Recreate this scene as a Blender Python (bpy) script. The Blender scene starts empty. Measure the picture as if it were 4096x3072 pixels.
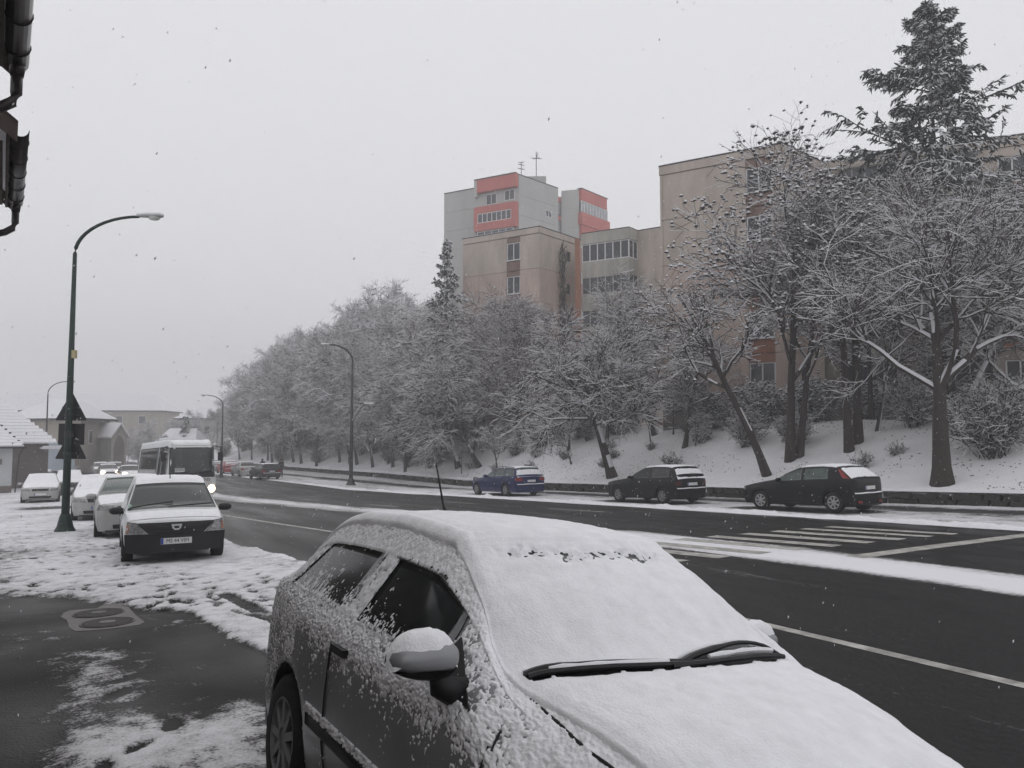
import bpy, math, random
import numpy as np
from mathutils import Vector, Matrix

# ------------------------------------------------------------------ camera, sky, sun, exposure
scene = bpy.context.scene
R = math.radians
COL = scene.collection
cam_data = bpy.data.cameras.new("camera")
cam_data.sensor_width = 36.0
cam_data.lens = 27.0
cam_data.clip_start = 0.05
cam_data.clip_end = 3000.0
cam = bpy.data.objects.new("camera", cam_data)
cam.location = (0.0, 0.0, 1.70)
cam.rotation_euler = (R(90 + 3.64), 0.0, R(-27.9))
COL.objects.link(cam)
scene.camera = cam

world = bpy.data.worlds.new("World")
scene.world = world
world.use_nodes = True
wn = world.node_tree.nodes
wl = world.node_tree.links
wn.clear()
w_out = wn.new("ShaderNodeOutputWorld")
w_bg = wn.new("ShaderNodeBackground")
w_sky = wn.new("ShaderNodeTexSky")
w_sky.sky_type = 'NISHITA'
w_sky.sun_disc = False
w_sky.sun_elevation = R(32)
w_sky.sun_rotation = R(200)
w_sky.air_density = 1.0
w_sky.dust_density = 6.0
w_hsv = wn.new("ShaderNodeHueSaturation")
w_hsv.inputs["Saturation"].default_value = 0.06
w_mix = wn.new("ShaderNodeMix")
w_mix.data_type = 'RGBA'
w_mix.inputs[0].default_value = 0.90
w_mix.inputs[7].default_value = (7.6, 7.6, 7.9, 1)      # even overcast cloud deck
wl.new(w_sky.outputs[0], w_hsv.inputs["Color"])
wl.new(w_hsv.outputs[0], w_mix.inputs[6])
wl.new(w_mix.outputs[2], w_bg.inputs["Color"])
w_bg.inputs["Strength"].default_value = 0.10
wl.new(w_bg.outputs[0], w_out.inputs["Surface"])

sun_data = bpy.data.lights.new("sun", 'SUN')
sun_data.energy = 0.5
sun_data.angle = R(60)
sun_data.color = (1.0, 0.98, 0.95)
sun = bpy.data.objects.new("sun", sun_data)
sun.rotation_euler = (R(58), 0, R(160))
COL.objects.link(sun)

scene.view_settings.view_transform = 'Standard'
scene.view_settings.look = 'None'
scene.view_settings.exposure = 0.26
scene.view_settings.gamma = 1.0
scene.view_settings.use_curve_mapping = False
scene.render.engine = 'CYCLES'
scene.cycles.max_bounces = 4
scene.cycles.diffuse_bounces = 2
scene.cycles.glossy_bounces = 2
scene.cycles.transmission_bounces = 2
scene.cycles.adaptive_threshold = .02
scene.cycles.volume_bounces = 1
scene.cycles.volume_step_rate = 5.0

# ------------------------------------------------------------------ helpers
rnd = random.Random(11)

def _hash(ix, iy, iz, seed):
    h = (ix.astype(np.int64) * 374761393 + iy.astype(np.int64) * 668265263 + iz.astype(np.int64) * 2147483647 + seed * 1274126177) & 0xFFFFFFFF
    h = ((h ^ (h >> 13)) * 1274126177) & 0xFFFFFFFF
    h = ((h ^ (h >> 16)) * 2246822519) & 0xFFFFFFFF
    return ((h ^ (h >> 15)) & 0xFFFFFF) / float(0xFFFFFF) * 2 - 1

def vnoise(x, y, z=0.0, seed=0):
    x = np.asarray(x, float); y = np.asarray(y, float); z = np.zeros_like(x) + z
    ix, iy, iz = np.floor(x), np.floor(y), np.floor(z)
    fx, fy, fz = x - ix, y - iy, z - iz
    fx = fx * fx * (3 - 2 * fx); fy = fy * fy * (3 - 2 * fy); fz = fz * fz * (3 - 2 * fz)
    r = 0
    for a in (0, 1):
        for b in (0, 1):
            for c in (0, 1):
                w = (fx if a else 1 - fx) * (fy if b else 1 - fy) * (fz if c else 1 - fz)
                r = r + w * _hash(ix + a, iy + b, iz + c, seed)
    return r

def fbm(x, y, z=0.0, seed=0, oct=3):
    r = 0; a = 1.0; f = 1.0; t = 0
    for o in range(oct):
        r = r + a * vnoise(np.asarray(x) * f, np.asarray(y) * f, np.asarray(z) * f, seed + o * 17)
        t += a; a *= .5; f *= 2.03
    return r / t

def ss(a, b, x):
    t = np.clip((np.asarray(x, float) - a) / (b - a), 0, 1)
    return t * t * (3 - 2 * t)

def link(o, parent=None):
    COL.objects.link(o)
    if parent is not None:
        o.parent = parent
    return o

def mesh_from(name, V, F, mats=None, midx=None, smooth=False):
    me = bpy.data.meshes.new(name)
    V = np.asarray(V, np.float32).reshape(-1, 3)
    if isinstance(F, np.ndarray):
        k = F.shape[1]; n = F.shape[0]
        me.vertices.add(len(V)); me.vertices.foreach_set("co", V.ravel())
        me.loops.add(n * k); me.loops.foreach_set("vertex_index", F.astype(np.int32).ravel())
        me.polygons.add(n)
        me.polygons.foreach_set("loop_start", np.arange(n, dtype=np.int32) * k)
        me.polygons.foreach_set("loop_total", np.full(n, k, np.int32))
    else:
        me.from_pydata(V.tolist(), [], F)
        n = len(F)
    for m in (mats if isinstance(mats, (list, tuple)) else [mats]):
        if m is not None:
            me.materials.append(m)
    if midx is not None:
        me.polygons.foreach_set("material_index", np.asarray(midx, np.int32))
    if smooth:
        me.polygons.foreach_set("use_smooth", np.ones(len(me.polygons), bool))
    me.update(calc_edges=True)
    me.validate()
    return me

def mk(name, V, F, mats=None, parent=None, midx=None, smooth=False):
    return link(bpy.data.objects.new(name, mesh_from(name, V, F, mats, midx, smooth)), parent)

def tag(o, label=None, cat=None, group=None, kind=None):
    if label: o["label"] = label
    if cat: o["category"] = cat
    if group: o["group"] = group
    if kind: o["kind"] = kind
    return o

def empty(name, loc=(0, 0, 0), rz=0.0, label=None, cat=None, group=None):
    o = bpy.data.objects.new(name, None)
    o.empty_display_size = 0.2
    o.location = loc
    o.rotation_euler = (0, 0, rz)
    COL.objects.link(o)
    return tag(o, label, cat, group)

def copy_tree(o, parent=None):
    c = o.copy(); COL.objects.link(c); c.parent = parent
    for ch in o.children:
        copy_tree(ch, c)
    return c

class MB:
    """collects simple shapes into one mesh"""
    def __init__(s): s.v = []; s.f = []; s.m = []; s.cur = 0
    def add(s, V, F):
        b = len(s.v); s.v += [tuple(map(float, p)) for p in V]
        s.f += [tuple(b + i for i in f) for f in F]; s.m += [s.cur] * len(F); return s
    def mat(s, i): s.cur = i; return s
    def box(s, c, d, rz=0.0, M=None):
        x, y, z = d[0] / 2, d[1] / 2, d[2] / 2
        P = [(-x, -y, -z), (x, -y, -z), (x, y, -z), (-x, y, -z), (-x, -y, z), (x, -y, z), (x, y, z), (-x, y, z)]
        cr, sr = math.cos(rz), math.sin(rz)
        if M is None:
            P = [(c[0] + p[0] * cr - p[1] * sr, c[1] + p[0] * sr + p[1] * cr, c[2] + p[2]) for p in P]
        else:
            P = [tuple(Vector(c) + M @ Vector(p)) for p in P]
        return s.add(P, [(0, 3, 2, 1), (4, 5, 6, 7), (0, 1, 5, 4), (1, 2, 6, 5), (2, 3, 7, 6), (3, 0, 4, 7)])
    def tube(s, pts, rad, n=8, cap=True):
        pts = [Vector(p) for p in pts]
        if not isinstance(rad, (list, tuple)): rad = [rad] * len(pts)
        V = []; F = []; k = len(pts)
        for i, p in enumerate(pts):
            d = (pts[min(i + 1, k - 1)] - pts[max(i - 1, 0)]).normalized()
            a = d.orthogonal().normalized() if abs(d.z) > .99 else d.cross(Vector((0, 0, 1))).normalized()
            b = d.cross(a)
            for j in range(n):
                t = 2 * math.pi * j / n
                V.append(p + (a * math.cos(t) + b * math.sin(t)) * rad[i])
        for i in range(k - 1):
            for j in range(n):
                F.append((i * n + j, i * n + (j + 1) % n, (i + 1) * n + (j + 1) % n, (i + 1) * n + j))
        if cap:
            F.append(tuple(range(n))[::-1]); F.append(tuple(range((k - 1) * n, k * n)))
        return s.add(V, F)
    def lathe(s, prof, n=16, M=None, c=(0, 0, 0), caps=True):
        V = []; F = []; k = len(prof)
        for r, z in prof:
            for j in range(n):
                t = 2 * math.pi * j / n
                p = Vector((r * math.cos(t), r * math.sin(t), z))
                if M is not None: p = M @ p
                V.append(p + Vector(c))
        for i in range(k - 1):
            for j in range(n):
                F.append((i * n + j, i * n + (j + 1) % n, (i + 1) * n + (j + 1) % n, (i + 1) * n + j))
        if caps: F.append(tuple(range(n))[::-1]); F.append(tuple(range((k - 1) * n, k * n)))
        return s.add(V, F)
    def prism(s, poly, fn0, fn1):
        """poly: list of 2-d points; fn0 / fn1 turn a point into the near / far 3-d point"""
        n = len(poly)
        V = [fn0(p) for p in poly] + [fn1(p) for p in poly]
        F = [tuple(range(n))[::-1], tuple(range(n, 2 * n))]
        F += [(i, (i + 1) % n, n + (i + 1) % n, n + i) for i in range(n)]
        return s.add(V, F)
    def obj(s, name, mat=None, parent=None, smooth=False):
        o = mk(name, s.v, s.f, mat, parent, s.m, smooth); s.last = o
        return o

# ------------------------------------------------------------------ materials
MATS = {}
def mat(name, col, rough=.7, metal=0.0, spec=.4, var=0.0, vscale=6.0, bump=0.0, bscale=40.0, coat=0.0, emit=None, estr=0.0, col2=None, stretch=None):
    if name in MATS: return MATS[name]
    m = bpy.data.materials.new(name); m.use_nodes = True
    nt = m.node_tree; N = nt.nodes; L = nt.links
    b = N["Principled BSDF"]
    b.inputs["Base Color"].default_value = (*col, 1)
    b.inputs["Roughness"].default_value = rough
    b.inputs["Metallic"].default_value = metal
    b.inputs["Specular IOR Level"].default_value = spec
    b.inputs["Coat Weight"].default_value = coat
    b.inputs["Coat Roughness"].default_value = .15
    if emit:
        b.inputs["Emission Color"].default_value = (*emit, 1); b.inputs["Emission Strength"].default_value = estr
    tc = N.new("ShaderNodeTexCoord")
    src = tc.outputs["Object"]
    if stretch:
        mp = N.new("ShaderNodeMapping"); mp.inputs["Scale"].default_value = stretch
        L.new(src, mp.inputs[0]); src = mp.outputs[0]
    if var or col2:
        n = N.new("ShaderNodeTexNoise"); n.inputs["Scale"].default_value = vscale; n.inputs["Detail"].default_value = 6; n.inputs["Roughness"].default_value = .65
        L.new(src, n.inputs["Vector"])
        r = N.new("ShaderNodeValToRGB")
        r.color_ramp.elements[0].position = .32; r.color_ramp.elements[1].position = .68
        c2 = col2 or tuple(min(1, c * (1 + var)) for c in col)
        c1 = tuple(c * (1 - var) for c in col)
        r.color_ramp.elements[0].color = (*c1, 1); r.color_ramp.elements[1].color = (*c2, 1)
        L.new(n.outputs["Fac"], r.inputs[0]); L.new(r.outputs[0], b.inputs["Base Color"])
    if bump:
        n2 = N.new("ShaderNodeTexNoise"); n2.inputs["Scale"].default_value = bscale; n2.inputs["Detail"].default_value = 5
        L.new(src, n2.inputs["Vector"])
        bp = N.new("ShaderNodeBump"); bp.inputs["Strength"].default_value = bump; bp.inputs["Distance"].default_value = .02
        L.new(n2.outputs["Fac"], bp.inputs["Height"]); L.new(bp.outputs[0], b.inputs["Normal"])
    MATS[name] = m
    return m

SNOW = mat("snow", (.76, .76, .785), .9, spec=.2, var=.05, vscale=9, bump=.35, bscale=60)
SNOW_CAR = mat("snow on cars", (.86, .86, .885), .9, spec=.2, var=.06, vscale=11, bump=.28, bscale=110)
BARK = mat("bark", (.045, .036, .032), .95, var=.4, vscale=14, bump=.6, bscale=50)
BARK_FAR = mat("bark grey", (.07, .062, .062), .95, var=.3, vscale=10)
NEEDLE = mat("spruce needles", (.022, .032, .026), .9, var=.35, vscale=5)
BLACK = mat("black plastic", (.012, .012, .013), .55, var=.2, vscale=20)
RUBBER = mat("tyre rubber", (.014, .014, .014), .85, var=.3, vscale=25)
GLASS = mat("car glass", (.008, .011, .011), .09, spec=.35)
GLASS_B = mat("window glass", (.03, .035, .045), .08, spec=.6, var=.5, vscale=.8)
CHROME = mat("grey rim", (.32, .32, .33), .4, metal=.6, var=.2)
LAMPGLASS = mat("headlamp lens", (.26, .26, .265), .15, metal=.3, var=.6, vscale=26)
REDLAMP = mat("tail lamp red", (.25, .025, .025), .3, var=.3, vscale=12)
AMBER = mat("indicator amber", (.36, .17, .10), .3)
WHITE_PL = mat("white plate", (.62, .62, .62), .5)
INK = mat("dark lettering", (.02, .02, .02), .6)
LIT = mat("lit headlamp", (1, 1, 1), .3, emit=(1.0, .80, .52), estr=9)
POLE_G = mat("dark green pole paint", (.012, .028, .022), .5, var=.35, vscale=9, bump=.15, bscale=30)
POLE_D = mat("dark grey pole paint", (.03, .033, .034), .55, var=.2)
LAMP_W = mat("lamp housing", (.42, .44, .43), .4, var=.1)
SIGN_BACK = mat("sign back", (.018, .017, .02), .6, var=.25, vscale=10)

# ------------------------------------------------------------------ terrain
WALL_Y = np.array([-60, 5, 13, 20, 30, 39, 67, 108, 160, 420.])
WALL_X = np.array([28.5, 27, 25.6, 24.1, 23.2, 22.6, 22.8, 20.5, 12, -40.])
def xw(Y): return np.interp(Y, WALL_Y, WALL_X)
def base(Y):
    Y = np.asarray(Y, float)
    return -np.interp(Y, [-100, 50, 100, 160, 500], [-4.0, 2.0, 2.95, 3.3, 3.3])
def G(X, Y):
    X = np.asarray(X, float); Y = np.asarray(Y, float)
    b = base(Y) - .10; d = X - xw(Y)
    top = np.maximum(2.45 - .012 * (Y - 15), b + 2.0)
    hill = b + .40 + (top - b - .40) * ss(-1.2, 9.5, d) + .10 * fbm(X * .5, Y * .5, seed=3) * ss(0, 2, d)
    return np.where(d > 0, hill, b)
def gz(x, y): return float(G(np.array([x]), np.array([y]))[0])
# ------------------------------------------------------------------ ground, road, pavement
def grid_faces(nu, nv):
    i = np.arange(nu - 1)[:, None] * nv + np.arange(nv - 1)[None]
    return np.stack([i, i + nv, i + nv + 1, i + 1], -1).reshape(-1, 4)

def attr_mesh(o, name, vals):
    a = o.data.attributes.new(name, 'FLOAT', 'POINT')
    a.data.foreach_set("value", np.asarray(vals, np.float32).ravel())

def snowy(name, dark, dark2, rough_lo, rough_hi, nscale=3.0, amp=.55, soft=.16, fine=28.0, snowcol=(.74, .74, .765), dirt=(.36, .35, .35), stretch=None):
    """asphalt with a snow layer: coverage comes from the mesh's own 'snow' attribute, broken up by noise"""
    m = bpy.data.materials.new(name); m.use_nodes = True
    nt = m.node_tree; N = nt.nodes; L = nt.links; b = N["Principled BSDF"]
    tc = N.new("ShaderNodeTexCoord")
    at = N.new("ShaderNodeAttribute"); at.attribute_name = "snow"
    n1 = N.new("ShaderNodeTexNoise"); n1.inputs["Scale"].default_value = nscale; n1.inputs["Detail"].default_value = 8; n1.inputs["Roughness"].default_value = .7
    n2 = N.new("ShaderNodeTexNoise"); n2.inputs["Scale"].default_value = fine; n2.inputs["Detail"].default_value = 4
    n3 = N.new("ShaderNodeTexNoise"); n3.inputs["Scale"].default_value = .9; n3.inputs["Detail"].default_value = 5
    src = tc.outputs["Object"]
    if stretch:
        mp = N.new("ShaderNodeMapping"); mp.inputs["Scale"].default_value = stretch; L.new(src, mp.inputs[0]); src = mp.outputs[0]
    for n in (n1, n3): L.new(src, n.inputs["Vector"])
    L.new(tc.outputs["Object"], n2.inputs["Vector"])
    def math_(op, a, c, clamp=False):
        k = N.new("ShaderNodeMath"); k.operation = op; k.use_clamp = clamp
        for i, q in enumerate((a, c)):
            if isinstance(q, (int, float)): k.inputs[i].default_value = q
            else: L.new(q, k.inputs[i])
        return k.outputs[0]
    s = math_('MULTIPLY', math_('SUBTRACT', n1.outputs["Fac"], .5), amp * 2)
    s2 = math_('MULTIPLY', math_('SUBTRACT', n2.outputs["Fac"], .5), amp * .9)
    v = math_('ADD', math_('ADD', at.outputs["Fac"], s), s2)
    mr = N.new("ShaderNodeMapRange"); mr.interpolation_type = 'SMOOTHSTEP'
    mr.inputs["From Min"].default_value = .5 - soft; mr.inputs["From Max"].default_value = .5 + soft
    L.new(v, mr.inputs["Value"])
    da = N.new("ShaderNodeMix"); da.data_type = 'RGBA'
    da.inputs[6].default_value = (*dark, 1); da.inputs[7].default_value = (*dark2, 1)
    L.new(n3.outputs["Fac"], da.inputs[0])
    sn = N.new("ShaderNodeMix"); sn.data_type = 'RGBA'
    sn.inputs[6].default_value = (*dirt, 1); sn.inputs[7].default_value = (*snowcol, 1)
    sm = N.new("ShaderNodeMapRange"); sm.inputs["From Min"].default_value = .35; sm.inputs["From Max"].default_value = 1.05
    L.new(v, sm.inputs["Value"]); L.new(sm.outputs[0], sn.inputs[0])
    mx = N.new("ShaderNodeMix"); mx.data_type = 'RGBA'
    L.new(mr.outputs[0], mx.inputs[0]); L.new(da.outputs[2], mx.inputs[6]); L.new(sn.outputs[2], mx.inputs[7])
    L.new(mx.outputs[2], b.inputs["Base Color"])
    rr = N.new("ShaderNodeMapRange"); rr.inputs["From Min"].default_value = .3; rr.inputs["From Max"].default_value = .7
    rr.inputs["To Min"].default_value = rough_lo; rr.inputs["To Max"].default_value = rough_hi
    L.new(n3.outputs["Fac"], rr.inputs["Value"])
    rm = N.new("ShaderNodeMix"); rm.data_type = 'FLOAT'
    L.new(mr.outputs[0], rm.inputs[0]); L.new(rr.outputs[0], rm.inputs[2]); rm.inputs[3].default_value = .9
    L.new(rm.outputs[0], b.inputs["Roughness"])
    b.inputs["Specular IOR Level"].default_value = .10
    bp = N.new("ShaderNodeBump"); bp.inputs["Strength"].default_value = .6; bp.inputs["Distance"].default_value = .03
    L.new(math_('ADD', mr.outputs[0], math_('MULTIPLY', n2.outputs["Fac"], .35)), bp.inputs["Height"])
    L.new(bp.outputs[0], b.inputs["Normal"])
    return m

# -- snowy ground with the embankment
SLOPE_SNOW = snowy("slope snow", (.10, .085, .07), (.16, .14, .12), .9, .95, nscale=1.7, amp=.42, soft=.10, fine=14.0, dirt=(.66, .66, .68), snowcol=(.84, .84, .86))
dl = np.concatenate([[-500, -300, -150, -80, -50, -30, -20, -12, -6, -3, -1, -.03, .03], np.arange(.4, 16, .4), np.arange(17, 40, 1.5), [45, 60, 80, 120, 200, 350]])
yl = np.concatenate([[-120, -60, -30, -15, -8], np.arange(-4, 90, .5), np.arange(90, 180, 3), np.arange(185, 520, 20)])
DD, YY = np.meshgrid(dl, yl, indexing='ij')
XX = xw(YY) + DD
ZZ = G(XX, YY) - np.where(DD > 60, 0, 0)
ground = mk("ground", np.stack([XX, YY, ZZ], -1), grid_faces(*XX.shape), SLOPE_SNOW, smooth=True)
attr_mesh(ground, "snow", .92 + .22 * fbm(XX * .22, YY * .22, seed=5) - .10 * ss(5, 0, DD) * (DD > 0))
tag(ground, "snow covered ground rising as an embankment on the right", kind="structure")

# -- carriageway
XL_Y = np.array([-60, 5, 9, 13, 15.6, 17.3, 24, 30, 45, 60, 78, 120, 200, 330.]); XL_X = np.array([2.0, 2.15, 2.6, 3.0, 2.75, 2.45, 2.1, 1.6, 0, -1.5, -2.8, -6, -17, -40.])
XR_Y = np.array([-60, 10, 20, 35, 65, 85, 130, 200, 330.]); XR_X = np.array([19.0, 18.0, 17.25, 15.9, 13.4, 11.6, 7.0, -3, -26.])
XC_Y = np.array([-60, 10, 14.2, 22, 30.5, 42, 60, 78, 130, 200, 330.]); XC_X = np.array([10.9, 10.8, 10.6, 9.9, 8.4, 6.4, 5.0, 3.8, .5, -10, -33.])
def XL(Y): return np.interp(Y, XL_Y, XL_X)
def XR(Y): return np.interp(Y, XR_Y, XR_X)
def XC(Y): return np.interp(Y, XC_Y, XC_X)
RZ = -.05
yr = np.concatenate([np.arange(-60, -4, 4), np.arange(-4, 60, .22), np.arange(60, 130, 1), np.arange(132, 330, 6)])
fr = np.linspace(0, 1, 121)
YY, FF = np.meshgrid(yr, fr, indexing='ij')
XX = XL(YY) - .05 + FF * (XR(YY) - XL(YY) + .1)
ZZ = base(YY) + RZ
road = mk("road", np.stack([XX, YY, ZZ], -1), grid_faces(*XX.shape)[:, ::-1].copy(), snowy("wet asphalt", (.008, .008, .0085), (.024, .023, .023), .30, .60, nscale=1.6, amp=.8, soft=.24, fine=14.0, stretch=(1, .13, 1)), smooth=True)
c = XX - XC(YY)
st = fbm(XX * 1.8, YY * .12, seed=21, oct=4)          # streaks drawn out along the traffic
band = np.exp(-((c + .15) / (.95 + .25 * fbm(YY * .15, XX * 0, seed=2))) ** 4)
sn = .0 + 1.05 * band * (1 - .45 * ss(16, 30, YY)) + .25 * np.exp(-(c / 1.8) ** 2) * ss(10, 25, YY)
sn += .40 * st
sn += .95 * ss(.55, 0, XR(YY) - XX - .2 * st) + .9 * ss(.5, 0, XX - XL(YY) - .25 * st)
sn += .18 * ss(40, 110, YY)
attr_mesh(road, "snow", sn)
tag(road, "wet dark asphalt road with a snow band along its middle", kind="structure")

# -- left pavement, dense near the camera
ys = np.concatenate([np.arange(-40, 3, 2.0), np.arange(3, 14, .035), np.arange(14, 30, .07), np.arange(30, 60, .3), np.arange(60, 200, 4)])
dx = np.concatenate([[-60, -30, -18], np.arange(-12, -6.2, .4), np.arange(-6.2, -4.0, .1), np.arange(-4.0, .01, .04), [.02, .03]])
YY, DD = np.meshgrid(ys, dx, indexing='ij')
XX = XL(YY) + np.minimum(DD, .03) + .12 * vnoise(YY * 1.3, YY * 0, seed=4) * ss(-1, 0, DD)
bx = np.array([-60, -1.2, -.5, -.14, .26, .55, .94, 1.11, 1.38, 2.2, 60]); by = np.array([12.9, 12.7, 12.0, 11.5, 10.9, 10.15, 9.8, 8.5, 7.24, 5.8, 5.0])
edge = np.interp(XX, bx, by)
wob = .35 * fbm(XX * 1.2, YY * 1.2, seed=31)
wet = ss(-.35, .35, edge - YY + wob)
def blob(cx, cy, rx, ry, p=2): return np.exp(-((np.abs(XX - cx) / rx) ** p + (np.abs(YY - cy) / ry) ** p))
low = .10 + .46 * blob(-.02, 7.2, .33, 1.05, 3) + .62 * blob(.62, 4.9, .72, .92, 4) + .36 * blob(-.05, 5.6, .35, .9) + .22 * blob(-.6, 9.0, .5, 1.2) + .25 * blob(.75, 9.2, .35, .4)
low = low + .26 * fbm(XX * 2.2, YY * 1.4, seed=41, oct=4)
low -= .5 * blob(-.75, 6.2, .45, 1.6)
sn = .92 + .26 * fbm(XX * 1.1, YY * .9, seed=51)
sn -= .55 * np.exp(-((XX + 2.3) / .9) ** 2 - ((YY - 17) / 3.8) ** 2)                  # trodden brown slush by the houses
sn -= .9 * np.exp(-((XX + 1.6) / 1.5) ** 4 - ((YY - 39.0) / 1.4) ** 4)                # bare patch before the saloon
sn = sn * (1 - wet) + low * wet
# tyre marks left of the parked hatchback
for (x0, y0, x1, y1, w, d) in [(1.47, 10.75, 1.75, 8.3, .10, .62), (1.40, 9.45, 1.72, 8.5, .055, .5), (1.60, 9.9, 1.95, 9.35, .04, .3), (.80, 10.75, .98, 10.35, .06, .45)]:
    t = np.clip(((XX - x0) * (x1 - x0) + (YY - y0) * (y1 - y0)) / ((x1 - x0) ** 2 + (y1 - y0) ** 2), 0, 1)
    q = np.hypot(XX - x0 - t * (x1 - x0), (YY - y0 - t * (y1 - y0)) * .6)
    sn -= d * ss(w * 1.25, w * .8, q)
dent = np.zeros_like(XX)
g = np.random.RandomState(8)
for k in range(620):                                                                 # footprints
    fx = g.uniform(-3.3, 2.4); fy = 10 + 17 * g.rand() ** 1.3
    ang = g.normal(.15, .45); ln = g.uniform(.10, .17); wd = ln * .36
    if fx > .9 and fy > 13.2: continue
    m = (np.abs(XX - fx) < .3) & (np.abs(YY - fy) < .3)
    if not m.any(): continue
    u = (XX[m] - fx) * math.sin(ang) + (YY[m] - fy) * math.cos(ang); v = (XX[m] - fx) * math.cos(ang) - (YY[m] - fy) * math.sin(ang)
    e = np.exp(-((u / ln) ** 2 + (v / wd) ** 2) ** 2)
    dent[m] = np.maximum(dent[m], e)
    sn[m] -= e * g.uniform(.3, .8)
for (fx, fy, ang) in [(.45, 5.62, .2), (.42, 6.2, .5), (.24, 5.28, .6), (.05, 5.0, .3), (.22, 7.05, .7), (.15, 6.6, .6), (.3, 4.75, .4)]:
    u = (XX - fx) * math.sin(ang) + (YY - fy) * math.cos(ang); v = (XX - fx) * math.cos(ang) - (YY - fy) * math.sin(ang)
    e = np.exp(-((u / .15) ** 2 + (v / .055) ** 2) ** 2); sn -= .7 * e
PZ = .0
hgt = .035 * ss(.2, .9, sn) + .012 * fbm(XX * 5, YY * 5, seed=61) * ss(.4, .9, sn) - .022 * dent * (1 - wet)
hgt += .05 * ss(-.9, -.2, DD) * ss(11, 14, YY) * (0.5 + .5 * fbm(XX * 3, YY * 3, seed=62))
ZZ = base(YY) + PZ + hgt
ZZ = np.where(DD > .025, base(YY) + RZ - .05, ZZ)
pavement = mk("pavement", np.stack([XX, YY, ZZ], -1), grid_faces(*XX.shape)[:, ::-1].copy(), snowy("pavement asphalt", (.009, .0085, .0085), (.028, .026, .025), .42, .7, nscale=5.0, amp=.95, soft=.20, fine=48.0), smooth=True)
attr_mesh(pavement, "snow", sn)
tag(pavement, "pavement half under trampled snow, half bare wet asphalt", kind="structure")

# -- parking strip on the far side
yp = np.concatenate([np.arange(-40, 0, 2.), np.arange(0, 75, .25), np.arange(75, 150, 2.)])
fp = np.linspace(0, 1, 41)
YY, FF = np.meshgrid(yp, fp, indexing='ij')
a = XR(YY) - .02; b2 = xw(YY) - .02
XX = a + FF * (b2 - a)
sn = .80 + .35 * fbm(XX * .9, YY * .16, seed=71, oct=4)
for cy in (17.6, 24.6, 35.3):
    sn -= 1.1 * np.exp(-((XX - (XR(YY) + 2.35)) / .95) ** 4 - ((YY - cy) / 2.3) ** 6)
sn -= .55 * np.exp(-((XX - XR(YY) - 5.0) / .9) ** 2)
sn += .3 * ss(.5, .0, XX - a)
ZZ = base(YY) - .05 + .05 * ss(.0, .35, XX - a) * ss(.9, .3, XX - a) * (1 + .8 * fbm(XX * 2, YY * 1.5, seed=72)) + .015 * fbm(XX * 3, YY * 3, seed=73)
strip = mk("parking_strip", np.stack([XX, YY, ZZ], -1), grid_faces(*XX.shape)[:, ::-1].copy(), snowy("parking strip", (.03, .03, .03), (.05, .05, .05), .35, .6, nscale=1.5, amp=.6, soft=.22, fine=10.0), smooth=True)
attr_mesh(strip, "snow", sn)
tag(strip, "snowy parking strip along the low stone wall", kind="structure")

# -- ploughed snow ridges: lumpy heaps with real thickness
def ridge(name, pts, w, h, seed, parent=None):
    P = []; n = 9
    L = [0]
    for a, b in zip(pts[:-1], pts[1:]): L.append(L[-1] + math.dist(a, b))
    t = np.arange(0, L[-1], .09)
    px = np.interp(t, L, [p[0] for p in pts]); py = np.interp(t, L, [p[1] for p in pts])
    amp = np.clip(.55 + .6 * fbm(t * .5, t * 0, seed=seed) + .45 * fbm(t * 2.2, t * 0, seed=seed + 1), .06, 1.3) * np.minimum(1, np.minimum(t, L[-1] - t) / .6 + .05)
    q = np.linspace(-1, 1, n)
    T, Q = np.meshgrid(np.arange(len(t)), q, indexing='ij')
    ww = w * (.6 + .5 * amp[T])
    tx = np.gradient(px); ty = np.gradient(py); l = np.hypot(tx, ty); nx, ny = ty / l, -tx / l
    X = px[T] + nx[T] * Q * ww; Y = py[T] + ny[T] * Q * ww
    Z = base(Y) + RZ - .02 + (h * amp[T] + .02) * (1 - Q ** 2) ** .7 * (1 + .35 * vnoise(X * 7, Y * 7, seed=seed + 5)) 
    o = mk(name, np.stack([X, Y, Z], -1), grid_faces(*X.shape), SNOW, parent, smooth=True)
    return tag(o, kind="stuff") if parent is None else o
r1 = ridge("snow_bank", [(float(XR(y)) + .05, y) for y in np.arange(9.5, 62, 1.5)], .30, .13, 81)
tag(r1, "ploughed snow ridge between the far lane and the parking strip")
r2 = ridge("snow_bank", [(float(XL(y)) - .05, y) for y in np.arange(9.6, 17.5, .8)], .28, .10, 91)
tag(r2, "lumpy snow edge of the pavement in front of the white van")
r3 = ridge("snow_bank", [(17.5, 15.3), (17.75, 14.2), (17.9, 13.3)], .42, .20, 95)
tag(r3, "shovelled snow heap in front of the black hatchback's rear wheel")
r4 = ridge("snow_bank", [(-.15, 22.4), (.05, 21.4)], .45, .42, 97)
tag(r4, "rounded snow heap between lamp post foot and silver car")

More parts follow.
